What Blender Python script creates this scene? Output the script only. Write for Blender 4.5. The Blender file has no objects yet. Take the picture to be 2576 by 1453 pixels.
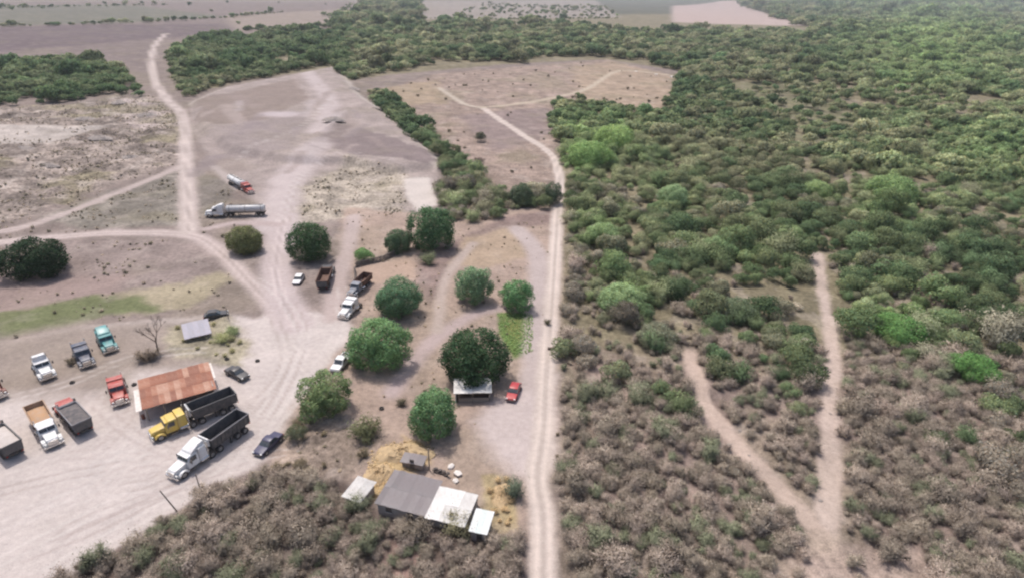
import bpy, bmesh, math, random
import numpy as np
from mathutils import Matrix, Vector

random.seed(11)
RNG = np.random.default_rng(7)
SC = bpy.context.scene
COL = SC.collection

# ------------------------------------------------------------------ camera
CAM_H = 75.0
PITCH = math.radians(27.0)
ROLL = math.radians(1.5)
FPX = 1480.0                      # focal length in units of a 2576 x 1453 frame
cam_d = bpy.data.cameras.new('camera')
cam_d.sensor_width = 36.0
cam_d.lens = 36.0 * FPX / 2576.0
cam_d.clip_start = 0.5
cam_d.clip_end = 40000.0
cam = bpy.data.objects.new('camera', cam_d)
COL.objects.link(cam)
CM = Matrix.Rotation(math.pi / 2 - PITCH, 4, 'X') @ Matrix.Rotation(ROLL, 4, 'Z')
cam.matrix_world = Matrix.Translation((0, 0, CAM_H)) @ CM
SC.camera = cam
CR = np.array(CM.to_3x3())

# ------------------------------------------------------------------ light
SUN_EL = math.radians(67.0)
SHADOW_AZ = math.atan2(-0.80, 0.60)           # direction in which shadows fall on the ground
world = bpy.data.worlds.new('World')
SC.world = world
world.use_nodes = True
wn = world.node_tree.nodes
sky = wn.new('ShaderNodeTexSky')
sky.sky_type = 'NISHITA'
sky.sun_disc = False
sky.sun_elevation = SUN_EL
sun_dir = Vector((-math.cos(SHADOW_AZ) * math.cos(SUN_EL), -math.sin(SHADOW_AZ) * math.cos(SUN_EL), math.sin(SUN_EL)))
sky.sun_rotation = math.atan2(sun_dir.x, sun_dir.y)
sky.air_density = 1.0
sky.dust_density = 4.0
world.node_tree.links.new(sky.outputs[0], wn['Background'].inputs[0])
wn['Background'].inputs[1].default_value = 0.15
sl = bpy.data.lights.new('sun', 'SUN')
sl.energy = 2.95
sl.angle = math.radians(0.6)
sl.color = (1.0, 0.95, 0.895)
sun = bpy.data.objects.new('sun', sl)
COL.objects.link(sun)
sun.rotation_euler = (-sun_dir).to_track_quat('-Z', 'Y').to_euler()
SC.view_settings.view_transform = 'Standard'
SC.view_settings.look = 'None'
SC.view_settings.gamma = 1.0
SC.view_settings.exposure = 0.19
SC.cycles.use_denoising = True
SC.cycles.max_bounces = 5
SC.cycles.transparent_max_bounces = 8
SC.cycles.filter_width = 2.3

# ------------------------------------------------------------------ pixel <-> place
def ray(u, v):
    u = np.asarray(u, float); v = np.asarray(v, float)
    d = np.stack([u - 1288.0, 726.5 - v, np.full_like(u, -FPX)], -1)
    return d @ CR.T

def G0(u, v, z=0.0):
    """ground point seen at (u, v) of the 2576 px wide frame"""
    d = ray(u, v)
    dz = np.minimum(d[..., 2], -0.0075 * FPX)
    t = (z - CAM_H) / dz
    return np.stack([d[..., 0] * t, d[..., 1] * t], -1)

def toU(x, y, z=0.0):
    p = np.stack([np.asarray(x, float), np.asarray(y, float), np.broadcast_to(np.asarray(z, float) - CAM_H, np.shape(x))], -1) @ CR
    w = np.maximum(-p[..., 2], 1e-3)
    return 1288.0 + FPX * p[..., 0] / w, 726.5 - FPX * p[..., 1] / w

def scale_at(v):
    """pixels (of the 2576 frame) per metre at the ground seen at row v, frame centre"""
    d = ray(np.array([1288.0]), np.array([float(v)]))[0]
    return -d[2] / CAM_H

# ------------------------------------------------------------------ noise
def _hash(ix, iy, seed):
    h = (ix.astype(np.int64) * 374761393 + iy.astype(np.int64) * 668265263 + seed * 1442695041) & 0x7fffffff
    h = ((h ^ (h >> 13)) * 1274126177) & 0x7fffffff
    return ((h ^ (h >> 16)) & 0xffff) / 65535.0

def vnoise(x, y, seed=0):
    ix = np.floor(x); iy = np.floor(y)
    fx = x - ix; fy = y - iy
    fx = fx * fx * (3 - 2 * fx); fy = fy * fy * (3 - 2 * fy)
    a = _hash(ix, iy, seed); b = _hash(ix + 1, iy, seed)
    c = _hash(ix, iy + 1, seed); d = _hash(ix + 1, iy + 1, seed)
    return (a * (1 - fx) + b * fx) * (1 - fy) + (c * (1 - fx) + d * fx) * fy

def fbm(x, y, s, seed=0, octv=3):
    t = 0; a = 0.5; n = 0
    for k in range(octv):
        t = t + a * vnoise(x / s * 2 ** k + 17.3 * k, y / s * 2 ** k - 9.1 * k, seed + k)
        n += a; a *= 0.55
    return t / n

def sstep(a, b, x):
    t = np.clip((x - a) / (b - a), 0, 1)
    return t * t * (3 - 2 * t)

def lin(c):
    c = np.asarray(c, float) / 255.0
    return np.where(c <= 0.04045, c / 12.92, ((c + 0.055) / 1.055) ** 2.4)

ALB = 0.56                         # how much of a seen sunlit ground colour is the soil's own reflectance
def alb(r, g, b, k=ALB):
    return lin((r, g, b)) * k

# ------------------------------------------------------------------ distances
def inside(px, py, poly):
    n = len(poly); r = np.zeros(px.shape, bool)
    for i in range(n):
        x0, y0 = poly[i]; x1, y1 = poly[(i + 1) % n]
        if y0 == y1: continue
        c = (y0 > py) != (y1 > py)
        r ^= c & (px < (x1 - x0) * (py - y0) / (y1 - y0) + x0)
    return r

def segdist(px, py, pts, closed=False):
    d2 = np.full(px.shape, 1e18)
    n = len(pts)
    for i in range(n if closed else n - 1):
        x0, y0 = pts[i]; x1, y1 = pts[(i + 1) % n]
        dx, dy = x1 - x0, y1 - y0
        t = np.clip(((px - x0) * dx + (py - y0) * dy) / (dx * dx + dy * dy + 1e-9), 0, 1)
        d2 = np.minimum(d2, (px - x0 - t * dx) ** 2 + (py - y0 - t * dy) ** 2)
    return np.sqrt(d2)

def smooth_line(pts, n=4):
    """Catmull-Rom through the points"""
    P = [np.array(p, float) for p in pts]
    P = [2 * P[0] - P[1]] + P + [2 * P[-1] - P[-2]]
    out = []
    for i in range(1, len(P) - 2):
        for k in range(n):
            t = k / n
            a, b, c, d = P[i - 1:i + 3]
            out.append(0.5 * (2 * b + (c - a) * t + (2 * a - 5 * b + 4 * c - d) * t * t + (3 * b - 3 * c + d - a) * t ** 3))
    out.append(P[-2])
    return out

# ------------------------------------------------------------------ what lies where on the ground
# polygon zones: (points in frame, colour seen, roughness, edge softness m, edge wobble m, name, label)
Z = []
def poly(pts, c, rough=0.2, soft=2.0, wob=3.0, name=None, label=None, cat='ground', mix=1.0):
    Z.append(dict(k='p', w=G0(*np.array(pts, float).T), c=alb(*c), rough=rough, soft=soft, wob=wob, name=name, label=label, cat=cat, mix=mix))
def line(pts, width, c, rough=0.05, soft=0.8, wob=1.2, name=None, label=None, cat='road', ruts=0.0, mix=1.0):
    w = np.array(smooth_line([tuple(G0(*p)) for p in pts]))
    Z.append(dict(k='l', w=w, width=width, c=alb(*c), rough=rough, soft=soft, wob=wob, name=name, label=label, cat=cat, ruts=ruts, mix=mix))

# woodland floor
poly([(1400,265),(1720,180),(1530,150),(1300,160),(960,190),(870,205),(840,170),(600,205),(490,235),(430,200),(430,110),(700,60),(900,20),(1060,10),(2700,10),(2900,1560),(1395,1560),(1400,1300)],
     (150,140,116), 0.45, 4, 4)
poly([(1410,900),(1700,870),(2000,950),(2200,900),(2700,1000),(2900,1560),(1395,1560)], (163,145,136), 0.5, 10, 10)
poly([(1840,205),(1990,205),(2120,260),(2210,320),(2150,355),(2000,325),(1850,245)], (138,134,106), 0.4, 9, 14, 'meadow', 'pale green-tan grassy clearing high in the wood', 'meadow')
poly([(1985,335),(2095,345),(2100,385),(1990,390)], (140,138,112), 0.4, 8, 12)
# far fields
poly([(1480,-20),(2800,-20),(2800,60),(2300,30),(1900,34),(1500,40)], (112,112,98), 0.3, 60, 60)
poly([(-150,6),(880,6),(830,70),(430,100),(395,80),(380,190),(240,140),(-150,155)], (149,134,130), 0.3, 10, 8, 'field', 'brown ploughed field beyond the tree belt, top left', 'field')
poly([(-150,72),(200,62),(560,58),(600,75),(380,100),(-150,142)], (130,115,117), 0.3, 16, 20)
poly([(-150,20),(300,10),(560,40),(300,58),(-150,66)], (133,130,118), 0.3, 20, 40)
poly([(560,40),(860,25),(830,66),(600,80)], (172,156,146), 0.3, 12, 20)
poly([(1060,4),(1500,4),(1560,45),(1050,50)], (172,160,152), 0.5, 14, 16, 'field', 'pale fallow field dotted with bushes beyond the wood', 'field')
poly([(1690,16),(1850,10),(1960,45),(2080,68),(1940,66),(1690,56)], (208,186,178), 0.1, 12, 8, 'field', 'pinkish bare field far behind the green wood', 'field')
# broken ground on the left
poly([(-200,278),(180,262),(300,240),(390,245),(455,300),(455,400),(-60,590),(-200,600)], (164,150,141), 1.0, 3, 4, 'rough_ground', 'hummocky waste ground of spoil heaps and weeds left of the track', 'waste ground')
poly([(-200,315),(280,318),(130,360),(-200,365)], (208,196,188), 0.3, 3, 4)
poly([(300,250),(400,260),(440,320),(350,330),(300,290)], (196,180,174), 0.9, 3, 4)
poly([(90,552),(450,420),(462,565),(200,578)], (150,142,132), 0.5, 2.5, 3)
poly([(500,430),(600,470),(560,520),(500,550)], (141,132,124), 0.4, 2, 2)
poly([(-200,612),(500,600),(620,700),(-200,820)], (166,150,144), 0.35, 3, 3, 'field', 'bare brown field round the big dark tree at left', 'field')
poly([(-200,705),(330,690),(280,760),(-200,830)], (179,158,151), 0.15, 4, 4)
poly([(230,752),(540,690),(590,705),(470,765),(300,800)], (188,175,150), 0.25, 2, 4)
poly([(-200,830),(230,748),(350,745),(400,780),(250,800),(-200,905)], (134,139,102), 0.25, 2.0, 4, 'grass_strip', 'green grass strip above the parked trucks', 'grass')
# truck yard
poly([(-250,905),(250,812),(560,790),(640,800),(700,780),(760,780),(880,800),(905,830),(872,900),(770,1000),(722,1080),(640,1185),(540,1225),(420,1310),(195,1460),(150,1600),(-300,1600)],
     (226,213,207), 0.06, 1.2, 1.8, 'dirt_yard', 'pale dusty truck yard of packed dirt', 'yard')
poly([(-250,880),(260,805),(560,800),(600,880),(525,915),(345,935),(330,1000),(-250,1010)], (177,162,152), 0.12, 5, 4)
poly([(430,820),(570,800),(620,860),(600,930),(530,900),(440,880)], (182,172,150), 0.5, 1.6, 3.5)
# levelled lot
poly([(480,262),(560,225),(835,172),(900,240),(960,280),(1080,385),(1105,420),(1100,470),(1090,530),(860,530),(690,570),(560,420),(530,400),(480,330)],
     (186,171,165), 0.24, 2.0, 2, 'bare_lot', 'levelled bare grey dirt lot with pale rim, no trees', 'lot')
poly([(492,262),(750,208),(780,260),(640,330),(492,320)], (165,149,141), 0.12, 2, 7)
line([(484,264),(560,228),(700,200),(838,174),(900,242),(960,284),(1080,388),(1102,425)], 5, (212,200,190), 0.05, 2, 1.5, mix=.8)
poly([(830,320),(890,330),(1080,390),(1100,425),(870,402),(800,372)], (156,141,139), 0.15, 1.2, 5)
poly([(560,330),(760,300),(800,330),(700,400),(560,400)], (174,160,156), 0.15, 2.5, 8)
line([(770,185),(832,270),(800,345)], 12, (213,198,195), 0.03, 4, 3)
line([(800,380),(725,455),(700,570)], 15, (218,203,200), 0.03, 4, 3)
line([(690,300),(725,300)], 16, (212,198,198), 0.03, 5, 3)
poly([(760,470),(870,405),(1030,440),(1015,535),(760,560)], (196,183,168), 0.7, 4, 4)
poly([(1015,450),(1080,447),(1100,515),(1050,532),(1020,492)], (232,220,212), 0.05, 1.0, .8)
# upper middle meadow
poly([(925,235),(1100,185),(1530,150),(1690,190),(1690,272),(1440,265),(1400,330),(1405,470),(1260,505),(1160,470),(1110,400),(1000,290)],
     (176,156,144), 0.5, 2, 7, 'field', 'dry brown meadow crossed by a pale path', 'field')
poly([(1440,170),(1540,155),(1690,190),(1690,280),(1450,252)], (186,165,145), 0.4, 3, 12)
poly([(1150,290),(1390,268),(1390,335),(1250,385)], (164,146,141), 0.3, 5, 5)
poly([(940,225),(1100,200),(1120,260),(990,270)], (184,164,142), 0.3, 4, 10)
# compounds in the middle
poly([(870,520),(1100,540),(1280,530),(1410,515),(1410,1000),(1350,1470),(1200,1400),(900,1210),(690,1160),(760,1000),(880,850),(880,700),(850,600)],
     (192,170,156), 0.25, 2, 2.5, 'bare_ground', 'pinkish trodden ground among the shade trees', 'ground')
poly([(1050,640),(1190,585),(1270,545),(1400,525),(1390,560),(1260,575),(1150,620),(1120,730),(1080,765),(1040,740)], (162,141,134), 0.3, 2.5, 2)
poly([(900,668),(1040,650),(1045,700),(930,716)], (204,178,160), 0.1, 1.2, 1)
poly([(1170,600),(1290,570),(1322,640),(1230,672),(1140,662)], (194,172,150), 0.2, 1.6, 3)
poly([(1250,785),(1340,785),(1342,885),(1292,898),(1255,840)], (118,140,80), 0.12, 0.8, .8, 'lawn', 'bright green weedy plot below the two round trees', 'lawn')
poly([(1268,800),(1325,800),(1320,860),(1285,850)], (142,146,90), 0.12, 1.5, 1)
poly([(925,1135),(1020,1100),(1080,1105),(1088,1165),(1000,1205),(940,1262),(918,1225)], (206,180,138), 0.25, 1.0, 2.5)
poly([(1210,1190),(1290,1205),(1302,1330),(1240,1335),(1230,1280)], (208,186,146), 0.4, .8, 2.2)
poly([(700,1092),(760,1040),(900,1060),(985,1085),(930,1180),(862,1205),(690,1195)], (176,158,144), 0.6, 2, 2)
poly([(1190,1060),(1345,935),(1405,935),(1395,1180),(1330,1215),(1240,1160)], (222,206,201), 0.04, 2.5, 1.5)
poly([(170,1460),(405,1312),(640,1187),(862,1207),(960,1290),(1230,1362),(1338,1335),(1338,1600),(150,1600)], (130,114,107), 0.4, 1.2, 1.2)
poly([(990,1330),(1060,1345),(1040,1470),(960,1470)], (190,160,150), 0.3, 1.5, 1.5)
# tracks
line([(540,418),(575,450),(600,475)], 4, (200,186,180), .05, 1.2, 1)
line([(-60,592),(100,560),(300,483),(465,415)], 4.5, (205,188,182), .06, 1.2, 1, 'dirt_road', 'narrow diagonal dirt track running below the spoil heaps', ruts=.13)
line([(-80,617),(120,598),(300,586),(480,592),(560,640),(640,722),(725,805)], 5.5, (211,194,188), .05, 1.4, 1, 'dirt_road', 'curving dirt road passing above the big dark tree', ruts=.15)
line([(418,84),(386,120),(386,190),(420,250),(460,292),(468,420),(476,580)], 6.5, (215,199,192), .05, 1.4, 1.0, 'dirt_road', 'straight dirt road climbing past the tree belt to the fields', ruts=.15)
line([(715,545),(695,650),(700,720),(740,815)], 9, (217,201,198), .04, 2, 1, 'dirt_road', 'broad dirt road from the yard up to the levelled lot', ruts=.13)
line([(520,575),(600,560),(700,565)], 4, (206,188,184), .05, 1.5, 1)
line([(890,545),(872,640),(850,705),(835,800)], 5, (208,190,184), .05, 1.5, 1)
line([(985,985),(1085,860),(1180,795),(1250,775)], 4, (206,186,182), .06, 1.5, 1)
line([(1100,830),(1122,700),(1190,612)], 3, (206,188,178), .06, 1, .7)
line([(1345,960),(1352,760),(1352,640),(1300,575)], 6, (208,192,187), .04, 1.5, 1)
line([(1366,1560),(1366,1300),(1352,1200),(1368,1080),(1374,950),(1386,800),(1396,650),(1402,530),(1408,470),(1404,430),(1380,382),(1300,330),(1215,272)], 4.4, (226,210,200), .04, .8, 1, 'dirt_road', 'long pale dirt road along the edge of the scrub', ruts=.15)
line([(1215,272),(1165,260),(1105,222)], 4.5, (214,200,184), .05, 1, 1)
line([(1215,270),(1300,262),(1400,245),(1480,222),(1560,178),(1690,190)], 5, (214,198,178), .05, 1.5, 1.5, 'dirt_path', 'pale footpath across the dry meadow', 'path')
line([(2085,1560),(2080,1330),(2086,1180),(2086,1000),(2092,860),(2072,745),(2055,640)], 3.6, (216,196,184), .12, .8, 1.8, 'trail', 'straight stony firebreak trail through the grey scrub', 'trail')
line([(2065,1345),(1950,1215),(1830,1085),(1765,985),(1735,890)], 3.5, (214,192,178), .12, .8, 1.8, 'trail', 'slanting stony trail branching left through the grey scrub', 'trail')
poly([(1940,1385),(2080,1340),(2320,1385),(2360,1560),(1940,1560)], (190,170,158), 0.5, 2, 5)

# wheel marks: pairs of thin pale or dark lines wandering over yard and lot
_r = random.Random(4)
def wheel_marks(pts, c, w=.5, gap=1.0, mix=.55):
    W = np.array(smooth_line([tuple(G0(*p)) for p in pts], 6)); d = np.gradient(W, axis=0); d /= np.linalg.norm(d, axis=1, keepdims=True) + 1e-9
    nn = np.stack([-d[:, 1], d[:, 0]], 1)
    for s in (-gap, gap):
        Z.append(dict(k='l', w=W + nn * s, width=w, c=alb(*c), rough=.05, soft=.25, wob=.35, name=None, label=None, cat='road', ruts=0, mix=mix))
for pts in ([(60,1400),(300,1300),(560,1150),(700,1000),(760,850),(735,760)], [(-20,1330),(250,1240),(480,1210),(640,1110),(740,950),(770,830)], [(120,1440),(380,1290),(600,1160),(760,980),(850,830),(860,720)],
            [(-20,1240),(150,1200),(330,1160),(380,1120)], [(300,1230),(420,1190),(640,1020),(720,900),(690,800)], [(230,1000),(330,1090),(520,1180)], [(-20,1420),(160,1330),(330,1240)],
            [(640,1090),(720,930),(760,840),(700,740),(640,700)], [(20,1000),(180,960),(330,900),(520,880)], [(720,560),(740,470),(800,400),(850,320),(800,210)], [(700,560),(760,440),(870,400),(1000,420)], [(560,420),(640,380),(760,330),(830,260)]):
    wheel_marks(pts, _r.choice([(240,230,224), (186,170,164), (238,226,222), (182,168,160)]), mix=.42)
for k in range(16):
    u0 = _r.uniform(20, 520); v0 = _r.uniform(1080, 1420) if u0 < 300 else _r.uniform(1120, 1250)
    wheel_marks([(u0, v0), (u0 + _r.uniform(60, 150), v0 - _r.uniform(20, 70)), (u0 + _r.uniform(160, 300), v0 - _r.uniform(60, 190))], _r.choice([(238,228,223), (190,174,168)]), mix=.34)
for k in range(22):
    u0 = _r.uniform(530, 950); v0 = _r.uniform(240, 420)
    line([(u0, v0), (u0 + _r.uniform(-60, 60), v0 + _r.uniform(10, 50))], _r.uniform(2, 9), _r.choice([(205,192,190), (166,152,152), (196,180,174), (172,156,150)]), .08, 1.5, 4, mix=.6)

RIDGES = [([(840,174),(900,242),(960,284),(1085,392),(1104,430)], 1.3, 4.0), ([(800,352),(835,330),(862,305),(875,292)], 1.4, 3.0),
          ([(484,264),(560,228),(700,200),(836,174)], 1.0, 4.0), ([(0,318),(150,330),(280,318)], 1.2, 4), ([(150,372),(240,340),(330,330)], 1.4, 4)]
RIDGES = [([tuple(G0(*p)) for p in a], h, w) for a, h, w in RIDGES]

PADH = G0(*np.array([(482,264),(560,228),(835,174),(900,242),(960,284),(1080,388),(1100,425),(1000,440),(860,415),(700,410),(570,385),(500,330)], float).T)
def paint(x, y, want='all'):
    n = x.shape[0]
    r = np.hypot(x, y)
    col = np.tile(alb(158, 143, 136), (n, 1)); amp = np.full(n, 0.3); cls = np.full(n, -1, int)
    nz1 = fbm(x, y, 9.0, 3) - 0.5
    nz2 = fbm(x, y, 2.2, 5) - 0.5
    # patches of drier, greyer and grassier soil, irregular in size
    pt = fbm(x, y, 14.0, 111, 4); pg = fbm(x, y, 26.0, 121, 4)
    for zi, z in enumerate(Z):
        w = z['w']; pad = (z.get('width', 0) or 0) + z['soft'] + 2 * z['wob'] + 1
        m = (x > w[:, 0].min() - pad) & (x < w[:, 0].max() + pad) & (y > w[:, 1].min() - pad) & (y < w[:, 1].max() + pad)
        idx = np.nonzero(m)[0]
        if idx.size == 0: continue
        px, py = x[idx], y[idx]
        wobble = z['wob'] * (nz1[idx] + 0.6 * nz2[idx]) * 1.6
        if z['k'] == 'p':
            d = segdist(px, py, w, True)
            sd = np.where(inside(px, py, w), d, -d) + wobble
            extra = 1.0
        else:
            d = segdist(px, py, w)
            sd = z['width'] / 2 - d + wobble * 0.6
            extra = 1.0 + z['ruts'] * (np.exp(-((d - 0.95) / 0.4) ** 2) * 1.3 - np.exp(-(d / 0.4) ** 2))
        f = sstep(-z['soft'], z['soft'], sd) * z['mix']
        c = z['c'][None, :] * np.reshape(extra, (-1, 1))
        col[idx] = col[idx] * (1 - f[:, None]) + c * f[:, None]
        amp[idx] = amp[idx] * (1 - f) + z['rough'] * f
        on = sd > 0
        if z['name']:
            cls[idx[on]] = zi
    if want == 'all':
        a = np.clip(amp, 0, 1)[:, None]
        k1 = sstep(.42, .62, pt)[:, None]; k2 = sstep(.52, .66, pg)[:, None]; k3 = sstep(.60, .70, fbm(x, y, 5.0, 131, 3))[:, None]
        col = col * (1 + a * .42 * (k1 - .5)) * (1 + a * 1.1 * (fbm(x, y, 3.6, 161, 3) - .5)[:, None])
        col = col * (1 - a * .75 * k2) + alb(158, 148, 122)[None] * (a * .75 * k2)
        col = col * (1 - a * .6 * k3) + alb(206, 192, 182)[None] * (a * .6 * k3)
    return col, amp, cls

def height(x, y, amp):
    r = np.hypot(x, y)
    h = amp * (4.2 * (fbm(x, y, 7.0, 21) - 0.5) + 0.7 * (fbm(x, y, 2.2, 31) - .5))
    h = h * (1 - sstep(500, 900, r))
    h = h + sstep(500, 1600, r) * 9 * (fbm(x, y, 420, 41) - 0.5)
    for pts, hh, ww in RIDGES:
        xs = [p[0] for p in pts]; ys = [p[1] for p in pts]
        m = (x > min(xs) - 15) & (x < max(xs) + 15) & (y > min(ys) - 15) & (y < max(ys) + 15)
        if m.any():
            d = segdist(x[m], y[m], pts)
            h[m] += hh * np.exp(-(d / ww * 1.6) ** 2) * (0.6 + 0.8 * fbm(x[m], y[m], 8, 51))
    m = (x > PADH[:, 0].min() - 12) & (x < PADH[:, 0].max() + 12) & (y > PADH[:, 1].min() - 12) & (y < PADH[:, 1].max() + 12)
    if m.any():       # the levelled lot is a bank of fill
        d = segdist(x[m], y[m], PADH, True); sd = np.where(inside(x[m], y[m], PADH), d, -d)
        h[m] += 3.0 * sstep(-1.5, 5.0, sd + 3 * (fbm(x[m], y[m], 12, 141) - .5)) + .5 * (fbm(x[m], y[m], 16, 151) - .5) * sstep(0, 8, sd)
    # distant hills on the right horizon
    az = np.arctan2(x, y)
    h = h + sstep(3800, 6500, r) * (sstep(0.2, 0.5, az) * (1 - sstep(.62, .74, az)) * 70 + 22 * fbm(x, y, 900, 61))
    return h

def hz(x, y):
    a = np.array([float(x)]); b = np.array([float(y)])
    _, amp, _ = paint(a, b)
    return float(height(a, b, amp)[0])

def heights(x, y):
    _, amp, _ = paint(x, y)
    return height(x, y, amp)

# ------------------------------------------------------------------ materials
def nmat(name):
    m = bpy.data.materials.new(name); m.use_nodes = True
    nt = m.node_tree; b = nt.nodes['Principled BSDF']
    return m, nt, b

def soil_material():
    m, nt, b = nmat('soil')
    N, L = nt.nodes, nt.links
    at = N.new('ShaderNodeAttribute'); at.attribute_name = 'soil'
    geo = N.new('ShaderNodeNewGeometry')
    tot = None
    for sc_, det, w in ((0.13, 4, .45), (0.9, 4, .55), (4.0, 3, .5)):
        n = N.new('ShaderNodeTexNoise'); n.inputs['Scale'].default_value = sc_; n.inputs['Detail'].default_value = det
        L.new(geo.outputs['Position'], n.inputs['Vector'])
        s = N.new('ShaderNodeMath'); s.operation = 'MULTIPLY_ADD'; s.inputs[1].default_value = w * 2; s.inputs[2].default_value = -w
        L.new(n.outputs['Fac'], s.inputs[0])
        if tot is None: tot = s
        else:
            a = N.new('ShaderNodeMath'); a.operation = 'ADD'; L.new(tot.outputs[0], a.inputs[0]); L.new(s.outputs[0], a.inputs[1]); tot = a
    am = N.new('ShaderNodeMath'); am.operation = 'MULTIPLY_ADD'; am.inputs[1].default_value = 1.8; am.inputs[2].default_value = 0.27
    L.new(at.outputs['Alpha'], am.inputs[0])
    mu = N.new('ShaderNodeMath'); mu.operation = 'MULTIPLY_ADD'; mu.inputs[2].default_value = 1.0
    L.new(tot.outputs[0], mu.inputs[0]); L.new(am.outputs[0], mu.inputs[1])
    vm = N.new('ShaderNodeVectorMath'); vm.operation = 'SCALE'
    L.new(at.outputs['Color'], vm.inputs[0]); L.new(mu.outputs[0], vm.inputs['Scale'])
    L.new(vm.outputs[0], b.inputs['Base Color'])
    b.inputs['Roughness'].default_value = 0.95
    b.inputs['Specular IOR Level'].default_value = 0.1
    n = N.new('ShaderNodeTexNoise'); n.inputs['Scale'].default_value = 2.2; n.inputs['Detail'].default_value = 5
    L.new(geo.outputs['Position'], n.inputs['Vector'])
    bp = N.new('ShaderNodeBump'); bp.inputs['Strength'].default_value = 0.5; bp.inputs['Distance'].default_value = 0.25
    L.new(n.outputs['Fac'], bp.inputs['Height']); L.new(bp.outputs['Normal'], b.inputs['Normal'])
    return m

_pm = {}
def pmat(name, c, rough=0.5, metal=0.0, dust=0.25, spec=0.5, scale=1.5, dcol=(0.36, 0.30, 0.26)):
    """paint, cloth, wood or metal with blotchy dust"""
    if name in _pm: return _pm[name]
    m, nt, b = nmat(name)
    N, L = nt.nodes, nt.links
    tc = N.new('ShaderNodeTexCoord')
    n = N.new('ShaderNodeTexNoise'); n.inputs['Scale'].default_value = scale; n.inputs['Detail'].default_value = 6; n.inputs['Roughness'].default_value = .65
    L.new(tc.outputs['Object'], n.inputs['Vector'])
    rp = N.new('ShaderNodeValToRGB'); rp.color_ramp.elements[0].position = 0.35; rp.color_ramp.elements[1].position = 0.75
    rp.color_ramp.elements[0].color = (0, 0, 0, 1); rp.color_ramp.elements[1].color = (dust * 2, dust * 2, dust * 2, 1)
    L.new(n.outputs['Fac'], rp.inputs[0])
    mx = N.new('ShaderNodeMix'); mx.data_type = 'RGBA'
    mx.inputs[6].default_value = (*c, 1); mx.inputs[7].default_value = (*dcol, 1)
    L.new(rp.outputs[0], mx.inputs[0]); L.new(mx.outputs[2], b.inputs['Base Color'])
    b.inputs['Roughness'].default_value = rough; b.inputs['Metallic'].default_value = metal
    b.inputs['Specular IOR Level'].default_value = spec
    _pm[name] = m
    return m

def leaf_material(name, rough=0.75, trans=0.4):
    m, nt, b = nmat(name)
    N, L = nt.nodes, nt.links
    t = N.new('ShaderNodeAttribute'); t.attribute_name = 'tint'; t.attribute_type = 'INSTANCER'
    v = N.new('ShaderNodeAttribute'); v.attribute_name = 'leafvar'
    mu = N.new('ShaderNodeMix'); mu.data_type = 'RGBA'; mu.blend_type = 'MULTIPLY'; mu.inputs[0].default_value = 1.0
    L.new(t.outputs['Color'], mu.inputs[6]); L.new(v.outputs['Color'], mu.inputs[7])
    L.new(mu.outputs[2], b.inputs['Base Color'])
    b.inputs['Roughness'].default_value = rough; b.inputs['Specular IOR Level'].default_value = 0.15
    tr = N.new('ShaderNodeBsdfTranslucent'); L.new(mu.outputs[2], tr.inputs['Color'])
    ms = N.new('ShaderNodeMixShader'); ms.inputs[0].default_value = trans
    L.new(b.outputs[0], ms.inputs[1]); L.new(tr.outputs[0], ms.inputs[2])
    L.new(ms.outputs[0], N['Material Output'].inputs['Surface'])
    return m

M_SOIL = soil_material()
M_LEAF = leaf_material('foliage')
M_TWIG = leaf_material('dry_twigs', trans=0.3)
M_BARK = pmat('bark', (0.13, 0.10, 0.08), 0.9, dust=0.2, spec=.1, scale=3)
M_TYRE = pmat('rubber', (0.025, 0.025, 0.027), 0.85, dust=0.2, spec=.2, scale=4)
M_RIM = pmat('wheel_steel', (0.42, 0.41, 0.40), 0.4, 0.5, dust=0.2)
M_GLASS = pmat('dark_glass', (0.03, 0.04, 0.05), 0.08, dust=0.12, spec=.6)
M_CHROME = pmat('bright_metal', (0.6, 0.6, 0.6), 0.25, 0.9, dust=0.15)
M_DARK = pmat('black_steel', (0.035, 0.033, 0.033), 0.6, dust=0.2)
M_LAMP = pmat('lamp_lens', (0.75, 0.75, 0.72), 0.15, dust=0.1)
M_TAIL = pmat('tail_lens', (0.35, 0.02, 0.02), 0.2, dust=0.1)
M_WOOD = pmat('weathered_wood', (0.27, 0.22, 0.18), 0.9, dust=0.3, spec=.1, scale=3)
M_CONC = pmat('cement_render', (0.38, 0.35, 0.33), 0.9, dust=0.35, spec=.1, scale=.9, dcol=(.24, .2, .18))
M_STONE = pmat('field_stone', (0.30, 0.26, 0.235), 0.9, dust=0.4, spec=.1, scale=2, dcol=(.15, .13, .11))
M_PALE = pmat('pale_stone', (0.66, 0.62, 0.58), 0.9, dust=0.3, spec=.1, scale=2)

# ------------------------------------------------------------------ tagging
def tag(o, label=None, cat=None, group=None, kind=None):
    if label: o['label'] = label
    if cat: o['category'] = cat
    if group: o['group'] = group
    if kind: o['kind'] = kind
    return o

def empty(name, loc, rz=0.0, scale=1.0):
    o = bpy.data.objects.new(name, None)
    o.empty_display_size = 0.5
    o.location = loc; o.rotation_euler = (0, 0, rz); o.scale = (scale,) * 3
    COL.objects.link(o)
    return o

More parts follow.
